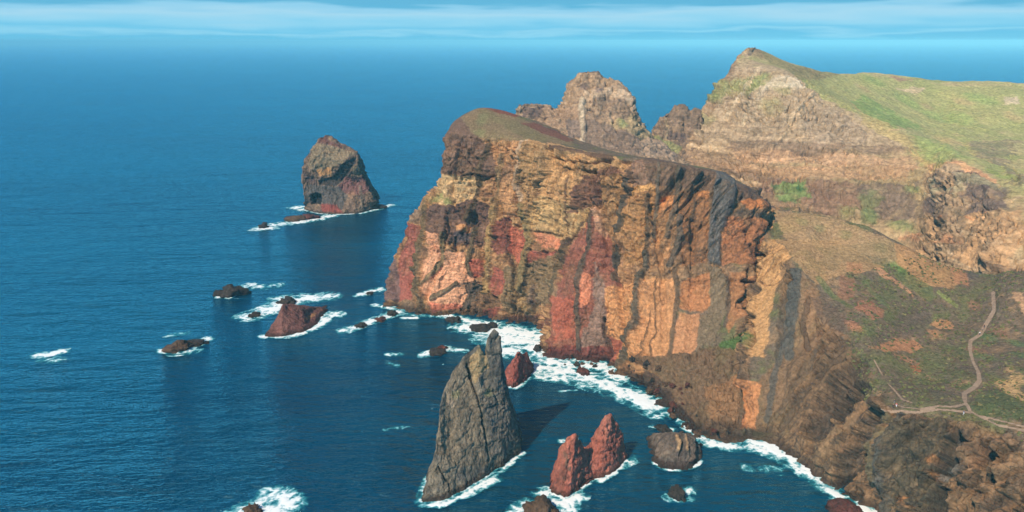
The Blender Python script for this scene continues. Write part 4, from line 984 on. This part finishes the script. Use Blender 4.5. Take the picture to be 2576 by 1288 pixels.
# ------------------------------------------------------------------ low rocks awash
def ico(sub=3):
    t = (1 + 5 ** .5) / 2
    V = [(-1, t, 0), (1, t, 0), (-1, -t, 0), (1, -t, 0), (0, -1, t), (0, 1, t), (0, -1, -t), (0, 1, -t), (t, 0, -1), (t, 0, 1), (-t, 0, -1), (-t, 0, 1)]
    F = [(0, 11, 5), (0, 5, 1), (0, 1, 7), (0, 7, 10), (0, 10, 11), (1, 5, 9), (5, 11, 4), (11, 10, 2), (10, 7, 6), (7, 1, 8), (3, 9, 4), (3, 4, 2), (3, 2, 6), (3, 6, 8), (3, 8, 9), (4, 9, 5), (2, 4, 11), (6, 2, 10), (8, 6, 7), (9, 8, 1)]
    V = [np.array(v, float) / np.linalg.norm(v) for v in V]
    for _ in range(sub):
        c = {}; nf = []
        def mid(a, b):
            k = (min(a, b), max(a, b))
            if k not in c: m = V[a] + V[b]; V.append(m / np.linalg.norm(m)); c[k] = len(V) - 1
            return c[k]
        for a, b, d in F:
            x, y, z = mid(a, b), mid(b, d), mid(d, a); nf += [(a, x, z), (b, y, x), (d, z, y), (x, y, z)]
        F = nf
    return np.array(V), np.array(F)
ICO = {k: ico(k) for k in (1, 2, 3, 4)}
def boulder(name, c, size, rot, pal, seed, sub=3, sharp=0.35, peak=0.0):
    V, Fc = ICO[sub]; p = V.copy()
    p *= (1 + sharp * fbm(V * 1.3, 3, .6, seed) [:, None] + 0.9 * sharp * blocks(V * 1.5, seed)[:, None] + 0.6 * sharp * ridge(V * 2.6, 2, seed + 3)[:, None])
    if peak: p[:, 2] *= 1 + peak * np.exp(-4 * ((V[:, 0] - .2) ** 2 + V[:, 1] ** 2)) * (V[:, 2] > 0)
    p *= np.array(size); cr, sr = math.cos(rot), math.sin(rot)
    p = np.stack([p[:, 0] * cr - p[:, 1] * sr, p[:, 0] * sr + p[:, 1] * cr, p[:, 2]], 1)
    w = p + np.array(c)
    t = np.clip(0.5 + fbm(sc(w, 1.6), 3, .6, seed + 5), 0, 1)[:, None]
    col = lin(pal[0]) * (1 - t) + lin(pal[1]) * t
    col *= np.clip(1 + 0.4 * fbm(sc(w, .7), 2, .6, seed + 7), .5, 1.5)[:, None]
    if c[2] < 1.5:
        wet = sst(1.4, 0.2, w[:, 2])[:, None]; col = col * (1 - .6 * wet) + alb((40, 34, 32)) * .6 * wet
    o = raw_mesh(name, p, Fc, col, M_STACK); o.location = Vector(c)
    return o
DK = [(44, 40, 38), (74, 64, 56)]; RD = [(74, 44, 38), (112, 66, 54)]; BR = [(66, 52, 44), (112, 86, 64)]
ROCKS = [  # survey x, y of the waterline, width, height, depth factor, palette, peak, label
 (578,742,64,28,.35,DK,.3,'long low black rock with foam at both ends, leftmost above the maroon rock'),
 (722,762,40,14,.5,DK,0,'flat black rock just behind the peak of the maroon rock'),
 (640,795,26,9,.5,DK,0,'small black rock at the left tip of the foam beside the maroon rock'),
 (662,572,22,14,.6,DK,.2,'small black rock at the far left end of the foam below the tall stack'),
 (742,554,44,14,.4,BR,.2,'low brown reef in the foam just below the tall stack'),
 (772,550,44,12,.4,RD,0,'low reddish reef touching the foam at the foot of the tall stack'),
 (940,524,60,12,.3,DK,0,'flat black ledge at the right foot of the tall stack'),
 (446,880,56,26,.4,BR,.8,'pointed brown rock with a tail of foam in the open water at left'),
 (492,866,44,8,.4,DK,0,'thin black reef in the foam right of the pointed brown rock'),
 (1098,890,36,13,.5,DK,.2,'black rock with a wisp of foam left of the grey pinnacle'),
 (1112,878,22,9,.5,RD,0,'small reddish rock behind the black rock left of the pinnacle'),
 (908,822,26,10,.5,DK,0,'black rock in the foam off the left tip of the cliff'),
 (958,806,24,10,.5,RD,0,'small red-brown rock amid the foam off the left tip of the cliff'),
 (986,792,24,11,.5,DK,0,'black rock nearest the left tip of the cliff'),
 (930,740,16,6,.5,DK,0,'tiny black rock in a foam patch out from the cliff tip'),
 (1704,1252,32,26,.7,DK,.2,'round black rock ringed by foam below the squat brown rock'),
 (1362,1300,66,44,.6,BR,.5,'dark rock at the bottom edge in the foam below the red twin peaks'),
 (636,1292,40,18,.5,BR,0,'brown rock under the splash at the bottom edge on the left'),
 (2136,1302,58,30,.6,RD,.2,'red-brown rock in the surf at the bottom edge beside the right cliff'),
 (1352,882,16,16,.8,DK,.3,'lone upright black rock in the white surf right of the pinnacle top'),
 (1140,808,34,12,.5,DK,0,'black rock in the surf below the salmon cliff'),
 (1210,830,44,14,.5,DK,0,'flat black reef in the surf just left of the pinnacle top'),
 (1240,822,20,12,.6,DK,.2,'small black rock in the surf directly behind the pinnacle top'),
 (1468,940,24,14,.7,RD,0,'reddish rock standing free in the surf below the red cone'),
 (1452,920,14,10,.7,DK,0,'small black rock in the surf under the red cone'),
 (1668,1082,30,10,.6,DK,0,'dark rock ringed by foam left of the talus boulders'),
]
for k, (x, y, w, h, df, pal, pk, lb) in enumerate(ROCKS):
    c = sea(x, y); mpp = np.linalg.norm(c - np.array((0, 0, HGT))) / FOC
    dep = math.atan2(HGT, c[1]); hh = max(0.6, h * mpp / math.cos(dep) * 0.62)
    o = boulder('sea_rock', (c[0], c[1] + w * mpp * df * .3, 0), (w * mpp * .5, w * mpp * df * 1.1, hh / (1 + pk * .7)), 0.25, pal, 400 + k * 7, 3, 0.32, pk)
    tag(o, lb, 'rock')
# boulders fallen at the foot of the cliffs
rng = random.Random(5)
TAL = [('k',[(560,520),(640,640),(760,720),(820,820),(900,870),(640,560),(720,640),(740,800)],42,70,'boulders fallen below the ochre cliff','brown boulder in the pile at the foot of the ochre cliff',0.75),
       ('k',[(200,470),(260,520),(330,530),(400,560),(160,520),(120,480)],10,26,'boulders in the surf under the red cone','dark boulder wetted by surf under the red cone',0.7),
       ('k',[(900,880),(1000,890),(960,870),(860,880)],14,26,'boulders at the foot of the brown talus','dark boulder at the waterline of the brown talus',0.75)]
for c, pts, n, spread, grp, lb, sz in TAL:
    proto = [None] * 4
    for k in range(n):
        b = pts[k % len(pts)]; x, y = D(c, [(b[0] + rng.gauss(0, spread * .5), b[1] + rng.gauss(0, spread * .4))])[0]
        p = H2.hit(x, y); s = sz * (0.5 + rng.random() ** 2 * 1.3)
        if abs(proj(p)[0] - x) > 3 or p[2] < 1.5: p = sea(x, y)
        v = k % 4
        if proto[v] is None:
            o = proto[v] = boulder('boulder', (0, 0, 3), (1.3, 1.05, 0.9), 0, BR if v % 2 else RD if v == 2 else DK, 600 + v * 9 + n, 3, 0.4)
        else:
            o = proto[v].copy(); COL.objects.link(o)
        o.location = Vector(p) + Vector((0, 0, s * .25)); o.scale = (s, s * (.8 + .4 * rng.random()), s * (.8 + .3 * rng.random())); o.rotation_euler = (rng.random(), rng.random(), rng.random() * 6)
        tag(o, lb, 'boulder', grp)

# ------------------------------------------------------------------ sea
def sea_mat():
    m = bpy.data.materials.new('sea_water'); m.use_nodes = True; nt = m.node_tree; N = nt.nodes; K = nt.links
    out = N['Material Output']; N.remove(N['Principled BSDF'])
    b = N.new('ShaderNodeBsdfDiffuse'); gl = N.new('ShaderNodeBsdfGlossy'); gl.inputs['Roughness'].default_value = 0.10; gl.inputs['Color'].default_value = (0.42, 0.90, 1.0, 1)
    fr = N.new('ShaderNodeFresnel'); fr.inputs['IOR'].default_value = 1.33; mxs = N.new('ShaderNodeMixShader')
    K.new(fr.outputs[0], mxs.inputs[0]); K.new(b.outputs[0], mxs.inputs[1]); K.new(gl.outputs[0], mxs.inputs[2]); K.new(mxs.outputs[0], out.inputs['Surface'])
    tc = N.new('ShaderNodeTexCoord')
    def noise(scale, rot, sx, sy, det, rough=0.55):
        mp = N.new('ShaderNodeMapping'); mp.inputs['Rotation'].default_value = (0, 0, rot); mp.inputs['Scale'].default_value = (sx, sy, 1); K.new(tc.outputs['Object'], mp.inputs[0])
        n = N.new('ShaderNodeTexNoise'); n.inputs['Scale'].default_value = scale; n.inputs['Detail'].default_value = det; n.inputs['Roughness'].default_value = rough
        K.new(mp.outputs[0], n.inputs['Vector']); return n
    swell = noise(1.0, -0.30, 1 / 34, 1 / 11, 4, 0.6); long_ = noise(1.0, -0.12, 1 / 90, 1 / 30, 3); chop = noise(1.0, -0.25, 1 / 6, 1 / 2.6, 4, 0.6); big = noise(1.0, 0.15, 1 / 420, 1 / 160, 3)
    b1 = N.new('ShaderNodeBump'); b1.inputs['Strength'].default_value = 1.0; b1.inputs['Distance'].default_value = 4.6; b0 = N.new('ShaderNodeBump'); b0.inputs['Distance'].default_value = 7.0; K.new(long_.outputs['Fac'], b0.inputs['Height']); K.new(b0.outputs[0], b1.inputs['Normal']); K.new(swell.outputs['Fac'], b1.inputs['Height'])
    b2 = N.new('ShaderNodeBump'); b2.inputs['Strength'].default_value = 1.0; b2.inputs['Distance'].default_value = 1.7; K.new(chop.outputs['Fac'], b2.inputs['Height']); K.new(b1.outputs[0], b2.inputs['Normal'])
    for sh in (b, gl, fr): K.new(b2.outputs[0], sh.inputs['Normal'])
    r = N.new('ShaderNodeValToRGB'); r.color_ramp.elements[0].position = 0.36; r.color_ramp.elements[1].position = 0.64
    r.color_ramp.elements[0].color = (0.0, 0.025, 0.058, 1); r.color_ramp.elements[1].color = (0.0, 0.054, 0.106, 1)
    K.new(big.outputs['Fac'], r.inputs[0]); K.new(r.outputs[0], b.inputs['Color'])
    return m
ys = np.concatenate([np.array([-400.]), np.arange(150, 1300, 50.), np.geomspace(1300, 120000, 24)])
xs = np.concatenate([-np.geomspace(120000, 700, 16), np.arange(-600, 601, 50.), np.geomspace(700, 120000, 16)])
Gs = np.stack(np.meshgrid(xs, ys, indexing='ij') + [np.zeros((len(xs), len(ys)))], 2)
tag(grid_mesh('sea', Gs, None, sea_mat()), kind='structure')

# ------------------------------------------------------------------ surf
def fo(pts, r, s=1.0): FOAM.append(([sea(*q) for q in pts], r * 1.2, s))
fo([(1110,792),(1160,803),(1200,815)], 2.6); fo([(1190,822),(1250,830),(1310,842),(1362,850)], 6.5, 1.1); fo([(1240,850),(1300,858),(1362,866)], 6, 1.0); fo([(1275,884),(1330,872),(1372,886)], 5, 1.0)
fo([(1265,895),(1290,893),(1320,900)], 2.5, .7)
fo([(1350,925),(1420,935),(1500,958),(1560,985),(1610,1002),(1660,1030)], 4.6, 1.0); fo([(1380,912),(1450,916),(1510,924),(1560,948)], 4.0, 1.0); fo([(1360,945),(1430,955),(1500,975)], 3, .7)
fo([(1560,975),(1600,1010),(1650,1045)], 2.2, .8)
fo([(1645,1076),(1690,1082)], 1.2, .9); fo([(1715,1060),(1740,1085),(1775,1105)], 1.6, .8); fo([(1755,1104),(1800,1118),(1860,1125),(1900,1120)], 2.3, .85)
fo([(1880,1102),(1950,1130),(2010,1165),(2050,1195)], 3.0, 1.15); fo([(1900,1125),(1970,1155),(2030,1190)], 2.2, .75); fo([(2040,1190),(2090,1235),(2140,1268),(2200,1290)], 2.0, 1.0); fo([(2060,1225),(2110,1250)], 1.6, .7); fo([(2140,1270),(2190,1290)], 3.0, 1.1)
fo([(648,577),(690,566),(740,560),(800,550),(832,543)], 4.5, .95); fo([(905,535),(940,527),(982,516)], 3.2, .95); fo([(748,522),(765,526)], 5, .95); fo([(655,575),(680,574)], 4, 1.0)
fo([(550,747),(575,748),(598,740)], 1.6, 1.0); fo([(598,726),(632,716)], 2.4, 1.0); fo([(645,722),(690,719)], 4, .55)
fo([(628,796),(660,785),(705,765),(760,752),(822,746)], 4.6, 1.0); fo([(665,785),(700,775)], 4.6, 1.0); fo([(700,752),(760,745),(800,748)], 3.5, .8); fo([(665,846),(735,846),(800,822),(845,790)], 1.8, 1.0); fo([(805,805),(840,792)], 3.5, .9)
fo([(410,882),(440,884),(480,872),(520,854)], 2.2, 1.0); fo([(440,890),(490,882)], 2.4, .6); fo([(420,845),(470,838)], 2, .35)
fo([(95,893),(125,893),(157,883)], 2.2, .95); fo([(115,902),(140,906)], 2.6, .6)
fo([(905,742),(930,735),(957,728)], 2.4, .9); fo([(868,832),(905,818),(950,803),(1000,785)], 2.6, 1.0); fo([(945,768),(990,776)], 1.8, .8); fo([(1015,800),(1048,800)], 1.1, 1.0); fo([(1000,790),(1080,795)], 1.6,.5)
fo([(1065,894),(1095,882),(1125,876),(1160,882)], 2.0, .8); fo([(978,892),(1004,891)], 1.4, .8); fo([(975,914),(1000,920)], 1.2, .5)
fo([(1062,1270),(1110,1272),(1160,1250),(1240,1202),(1312,1140)], 0.9, 1.0); fo([(1170,1245),(1250,1205)], 1.3, .9); fo([(1058,1262),(1072,1225),(1082,1200)], 1.2, .8)
fo([(1508,1212),(1548,1188)], .8, 1.0); fo([(1550,1180),(1600,1155)], 1.6, .45); fo([(1412,1110),(1438,1104)], 1.0, .8)
fo([(1305,1285),(1345,1262),(1372,1240)], 2.2, .9); fo([(1385,1262),(1425,1268),(1455,1248)], 2.0, 1.0); fo([(1340,1285),(1440,1285)], 1.8, .7)
fo([(1685,1252),(1705,1262),(1735,1250),(1730,1232)], 1.5, .65)
fo([(600,1290),(650,1272),(700,1252)], 2.6, .8); fo([(690,1245),(725,1262),(715,1285)], 3.2, 1.0); fo([(650,1280),(700,1285)], 3, 1.0)
fo([(970,1080),(1022,1074)], 1.0, .5); fo([(1405,985),(1450,982)], .8, .35); fo([(1880,1175),(1960,1185)], 2.2, .38)
fo([(1980,1140),(1970,1150)], 1.5, .5)
def build_foam():
    x0, x1, y0, y1, h = -300.0, 175.0, 236.0, 800.0, 0.42
    nx, ny = int((x1 - x0) / h), int((y1 - y0) / h)
    A = np.zeros((nx, ny), np.float32)
    for pts, r, s in FOAM:
        pts = np.array(pts)[:, :2]; pad = r * 2.6 + 1
        lo, hi = pts.min(0) - pad, pts.max(0) + pad
        i0, i1 = max(0, int((lo[0] - x0) / h)), min(nx, int((hi[0] - x0) / h) + 1); j0, j1 = max(0, int((lo[1] - y0) / h)), min(ny, int((hi[1] - y0) / h) + 1)
        if i1 <= i0 or j1 <= j0: continue
        X, Y = np.meshgrid(x0 + h * np.arange(i0, i1), y0 + h * np.arange(j0, j1), indexing='ij')
        q = np.stack([X.ravel(), Y.ravel()], 1).astype(np.float32)
        d = (seg_dist(q, pts.astype(np.float32)) / r).reshape(X.shape)
        A[i0:i1, j0:j1] = np.maximum(A[i0:i1, j0:j1], s * np.clip(1.15 - 0.5 * d, 0, 1.1))
    I, J = np.nonzero(A > 0.02)
    p = np.stack([x0 + h * I, y0 + h * J, 0 * I], 1).astype(np.float32)
    nz = fbm(sc(p, 9, 9, 1), 4, 0.6, 700); fine = ridge(sc(p + 1.2 * np.stack([fbm(sc(p, 3), 2, .5, 720), fbm(sc(p, 3), 2, .5, 725), 0 * nz], 1), 4.2, 4.2, 1), 3, 710)
    F = np.zeros_like(A); F[I, J] = A[I, J] * 0.85 - 0.36 + 0.65 * nz + 0.72 * fine * np.clip(1.3 - .5 * A[I, J], .5, 1)
    keep = (A > 0.16) & (F > 0.06)
    kq = keep[:-1, :-1] & keep[1:, :-1] & keep[1:, 1:] & keep[:-1, 1:]
    idx = np.arange(nx * ny).reshape(nx, ny)
    q = np.stack([idx[:-1, :-1], idx[1:, :-1], idx[1:, 1:], idx[:-1, 1:]], 2)[kq]
    use, inv = np.unique(q, return_inverse=True)
    ui, uj = np.unravel_index(use, (nx, ny)); fv = F[ui, uj]
    V = np.stack([x0 + h * ui, y0 + h * uj, 0.06 + 0.35 * np.clip(fv - .5, 0, 1)], 1)
    m = bpy.data.materials.new('sea_foam'); m.use_nodes = True; nt = m.node_tree; N = nt.nodes; K = nt.links
    b = N['Principled BSDF']; b.inputs['Roughness'].default_value = 0.7
    at = N.new('ShaderNodeAttribute'); at.attribute_name = 'foam'; tc = N.new('ShaderNodeTexCoord')
    n = N.new('ShaderNodeTexNoise'); n.inputs['Scale'].default_value = 1.1; n.inputs['Detail'].default_value = 5; n.inputs['Roughness'].default_value = 0.7; K.new(tc.outputs['Object'], n.inputs['Vector'])
    ad = N.new('ShaderNodeMath'); ad.operation = 'MULTIPLY_ADD'; ad.inputs[1].default_value = 0.8; K.new(n.outputs['Fac'], ad.inputs[0]); K.new(at.outputs['Fac'], ad.inputs[2])
    cr = N.new('ShaderNodeValToRGB'); sb = N.new('ShaderNodeMath'); sb.operation = 'SUBTRACT'; sb.inputs[1].default_value = 0.5; K.new(ad.outputs[0], sb.inputs[0]); K.new(sb.outputs[0], cr.inputs[0]); e = cr.color_ramp.elements
    e[0].position = 0.26; e[0].color = (0.03, 0.36, 0.42, 1); e[1].position = 0.66; e[1].color = (0.80, 0.84, 0.84, 1); k = e.new(0.44); k.color = (0.20, 0.52, 0.57, 1)
    K.new(cr.outputs[0], b.inputs['Base Color'])
    al = N.new('ShaderNodeMapRange'); al.inputs[1].default_value = 0.48; al.inputs[2].default_value = 1.12; K.new(ad.outputs[0], al.inputs[0]); K.new(al.outputs[0], b.inputs['Alpha'])
    print('foam verts', len(use))
    tag(raw_mesh('surf_foam', V, inv.reshape(-1, 4), None, m, extra={'foam': fv}), 'white surf foam washing round the rocks and along the foot of the cliffs', 'foam', kind='stuff')
build_foam()

# ------------------------------------------------------------------ low shrubs on the slopes (ground cover)
def shrubs():
    nu, nv = HG2.shape[:2]; R = np.random.RandomState(9)
    p = HG2.reshape(-1, 3); px, py, _ = proj(p)
    ok = (HCL.ravel() < 0.35) & (HPW.ravel() > 2.2) & (px < 2650) & (px > 2130) & (py > 640 + 0.25 * (2300 - px)) & (p[:, 2] > 24) & (p[:, 0] > 100)
    dens = fbm(sc(p, 12), 3, .6, 800) + 0.15
    cand = np.nonzero(ok & (dens > 0))[0]; cand = R.choice(cand, min(3600, len(cand)), replace=False)
    V, Fc = ICO[1]; nvv = len(V); Vs, Fs, Cs = [], [], []
    cols = [alb((104, 106, 60)), alb((112, 112, 58)), alb((92, 94, 56)), alb((128, 116, 72)), alb((104, 86, 62))]
    for k, c in enumerate(cand):
        s = 0.22 + 0.42 * R.rand() ** 2
        v = V * (1 + 0.45 * R.normal(size=(nvv, 1)) * .6) * np.array((s, s, s * .65)) + p[c] + np.array((0, 0, s * .2))
        Vs.append(v); Fs.append(Fc + k * nvv); Cs.append(np.tile(cols[R.randint(5)] * (0.75 + .5 * R.rand()), (nvv, 1)))
    o = raw_mesh('shrubs', np.concatenate(Vs), np.concatenate(Fs), np.concatenate(Cs), M_HILL, smooth=False)
    tag(o, 'low olive scrub growing over the slope beside the paths', 'scrub', kind='stuff')
shrubs()

# ------------------------------------------------------------------ walkers on the paths
def skin_obj(name, verts, edges, rad, mat, parent=None, root=0, sub=1):
    me = bpy.data.meshes.new(name); me.from_pydata(verts, edges, []); o = bpy.data.objects.new(name, me); COL.objects.link(o)
    md = o.modifiers.new('skin', 'SKIN'); sv = me.skin_vertices[0].data if me.skin_vertices else None
    if sv is None:
        import bmesh
        bm = bmesh.new(); bm.from_mesh(me); bm.verts.layers.skin.verify(); bm.to_mesh(me); bm.free(); sv = me.skin_vertices[0].data
    for k, r in enumerate(rad): sv[k].radius = (r, r) if not isinstance(r, tuple) else r; sv[k].use_root = (k == root)
    if sub: o.modifiers.new('sub', 'SUBSURF').levels = sub; o.modifiers['sub'].render_levels = sub
    dg = bpy.context.evaluated_depsgraph_get(); dg.update(); m2 = bpy.data.meshes.new_from_object(o.evaluated_get(dg)); o.modifiers.clear(); o.data = m2
    m2.materials.clear(); m2.materials.append(mat)
    for pl in m2.polygons: pl.use_smooth = True
    if parent: o.parent = parent
    return o
SKIN = plain('skin', (190, 140, 110), 0.6)
def person(pos, rz, label, top, legs, hair, stride=0.16, pack=None, arm=0.1):
    s = stride
    V = [(0, 0, .95), (0, 0, 1.15), (0, .01, 1.38), (0, .01, 1.50), (0, -.01, 1.60), (0, -.015, 1.70),
         (.09, 0, .90), (.10, -s * .6, .50), (.10, -s, .09), (.10, -s - .16, .04), (-.09, 0, .90), (-.10, s * .5, .50), (-.10, s + .06, .10), (-.10, s - .09, .04),
         (.19, .01, 1.40), (.25, .03 + arm * .3, 1.13), (.26, -.06 + arm, .89), (-.19, .01, 1.40), (-.25, .03 - arm * .3, 1.13), (-.26, -.08 - arm, .90), (0, -.105, 1.60)]
    E = [(0, 1), (1, 2), (2, 3), (3, 4), (4, 5), (0, 6), (6, 7), (7, 8), (8, 9), (0, 10), (10, 11), (11, 12), (12, 13), (2, 14), (14, 15), (15, 16), (2, 17), (17, 18), (18, 19), (4, 20)]
    Rr = [.14, (.15, .11), (.15, .10), .055, (.075, .09), (.07, .085), .085, .06, .042, .035, .085, .06, .042, .035, .055, .042, .032, .055, .042, .032, .016]
    for hnd, sx in ((16, 1), (19, -1)):
        b = np.array(V[hnd])
        for f, (ox, oy, ln) in enumerate(((0, -.032, .07), (0, -.011, .085), (0, .011, .08), (0, .032, .065), (-.02 * sx, -.045, .05))):
            V.append(tuple(b + (ox * .6, oy, -.05))); E.append((hnd, len(V) - 1)); Rr.append(.010)
            V.append(tuple(b + (ox, oy - .01, -.05 - ln * .5))); E.append((len(V) - 2, len(V) - 1)); Rr.append(.009)
            V.append(tuple(b + (ox - .012 * sx, oy - .02, -.05 - ln))); E.append((len(V) - 2, len(V) - 1)); Rr.append(.008)
    o = skin_obj('person', V, E, Rr, SKIN); tag(o, label, 'person', 'walkers on the paths')
    o.location = Vector(pos) + Vector((0, 0, -0.02)); o.rotation_euler = (0, 0, rz)
    skin_obj('jacket', [V[0], V[1], V[2], V[14], V[15], tuple(np.array(V[15]) * .35 + np.array(V[16]) * .65), V[17], V[18], tuple(np.array(V[18]) * .35 + np.array(V[19]) * .65)],
             [(0, 1), (1, 2), (2, 3), (3, 4), (4, 5), (2, 6), (6, 7), (7, 8)], [.165, (.175, .135), (.17, .125), .075, .06, .05, .075, .06, .05], top, o)
    skin_obj('trousers', [V[0], V[6], V[7], tuple(np.array(V[8]) + (0, 0, .05)), V[10], V[11], tuple(np.array(V[12]) + (0, 0, .05))], [(0, 1), (1, 2), (2, 3), (0, 4), (4, 5), (5, 6)], [.155, .105, .08, .065, .105, .08, .065], legs, o)
    skin_obj('hair', [(0, .03, 1.62), (0, .015, 1.72)], [(0, 1)], [(.085, .085), (.09, .095)], hair, o)
    if pack: skin_obj('backpack', [(0, .19, 1.02), (0, .20, 1.22), (0, .17, 1.40)], [(0, 1), (1, 2)], [(.15, .09), (.17, .12), (.13, .08)], pack, o)
    return o
CL = {k: plain(k + '_cloth', v) for k, v in dict(red=(190, 40, 44), white=(235, 235, 232), black=(32, 32, 36), blue=(46, 70, 130), grey=(120, 120, 124), navy=(34, 40, 66), khaki=(120, 108, 84)).items()}
HR = {'dark': plain('dark_hair', (40, 30, 26)), 'fair': plain('fair_hair', (140, 105, 66))}
def at(c, x, y): return H2.hit(*D(c, [(x, y)])[0], r=3)
person(at('i', 366, 985), 0.3, 'walker in dark jacket, farther of two at the left end of the path', CL['navy'], CL['grey'], HR['dark'], .05)
person(at('i', 384, 1018), -0.8, 'walker in red jacket standing at the left end of the path', CL['red'], CL['white'], HR['fair'], .05)
person(at('i', 354, 1030), 1.5, 'walker in black jacket, nearest of three at the left end of the path', CL['black'], CL['navy'], HR['dark'], .05)
person(at('i', 986, 1088), 1.3, 'walker in blue jacket and white trousers at the path junction', CL['blue'], CL['white'], HR['dark'], .18, CL['grey'])
person(at('i', 1128, 375), 0.2, 'walker in white top, lowest on the steep path', CL['white'], CL['black'], HR['dark'], .16)
person(at('i', 1152, 345), 0.4, 'walker in pale grey top in the middle of the steep path', CL['grey'], CL['khaki'], HR['fair'], .16, CL['black'])
person(at('i', 1170, 310), 0.4, 'walker in dark clothes, highest on the steep path', CL['black'], CL['navy'], HR['dark'], .16, CL['red'])

# ------------------------------------------------------------------ sea air
def haze():
    x, y0, y1, z0, z1 = 125000, -3000, 125000, -9, 175
    V = np.array([(a, b, c) for c in (z0, z1) for a, b in ((-x, y0), (x, y0), (x, y1), (-x, y1))], float)
    q = np.array([(3, 2, 1, 0), (4, 5, 6, 7), (0, 1, 5, 4), (1, 2, 6, 5), (2, 3, 7, 6), (3, 0, 4, 7)])
    m = bpy.data.materials.new('sea_air'); m.use_nodes = True; nt = m.node_tree; nt.nodes.clear()
    out = nt.nodes.new('ShaderNodeOutputMaterial'); v = nt.nodes.new('ShaderNodeVolumePrincipled'); v.inputs['Color'].default_value = (0.30, 0.84, 1.0, 1); v.inputs['Density'].default_value = HAZE
    v.inputs['Anisotropy'].default_value = -0.35; nt.links.new(v.outputs[0], out.inputs['Volume'])
    tag(raw_mesh('haze', V, q, None, m, smooth=False), kind='stuff')
HAZE = 0.8e-4
haze()
print('done')
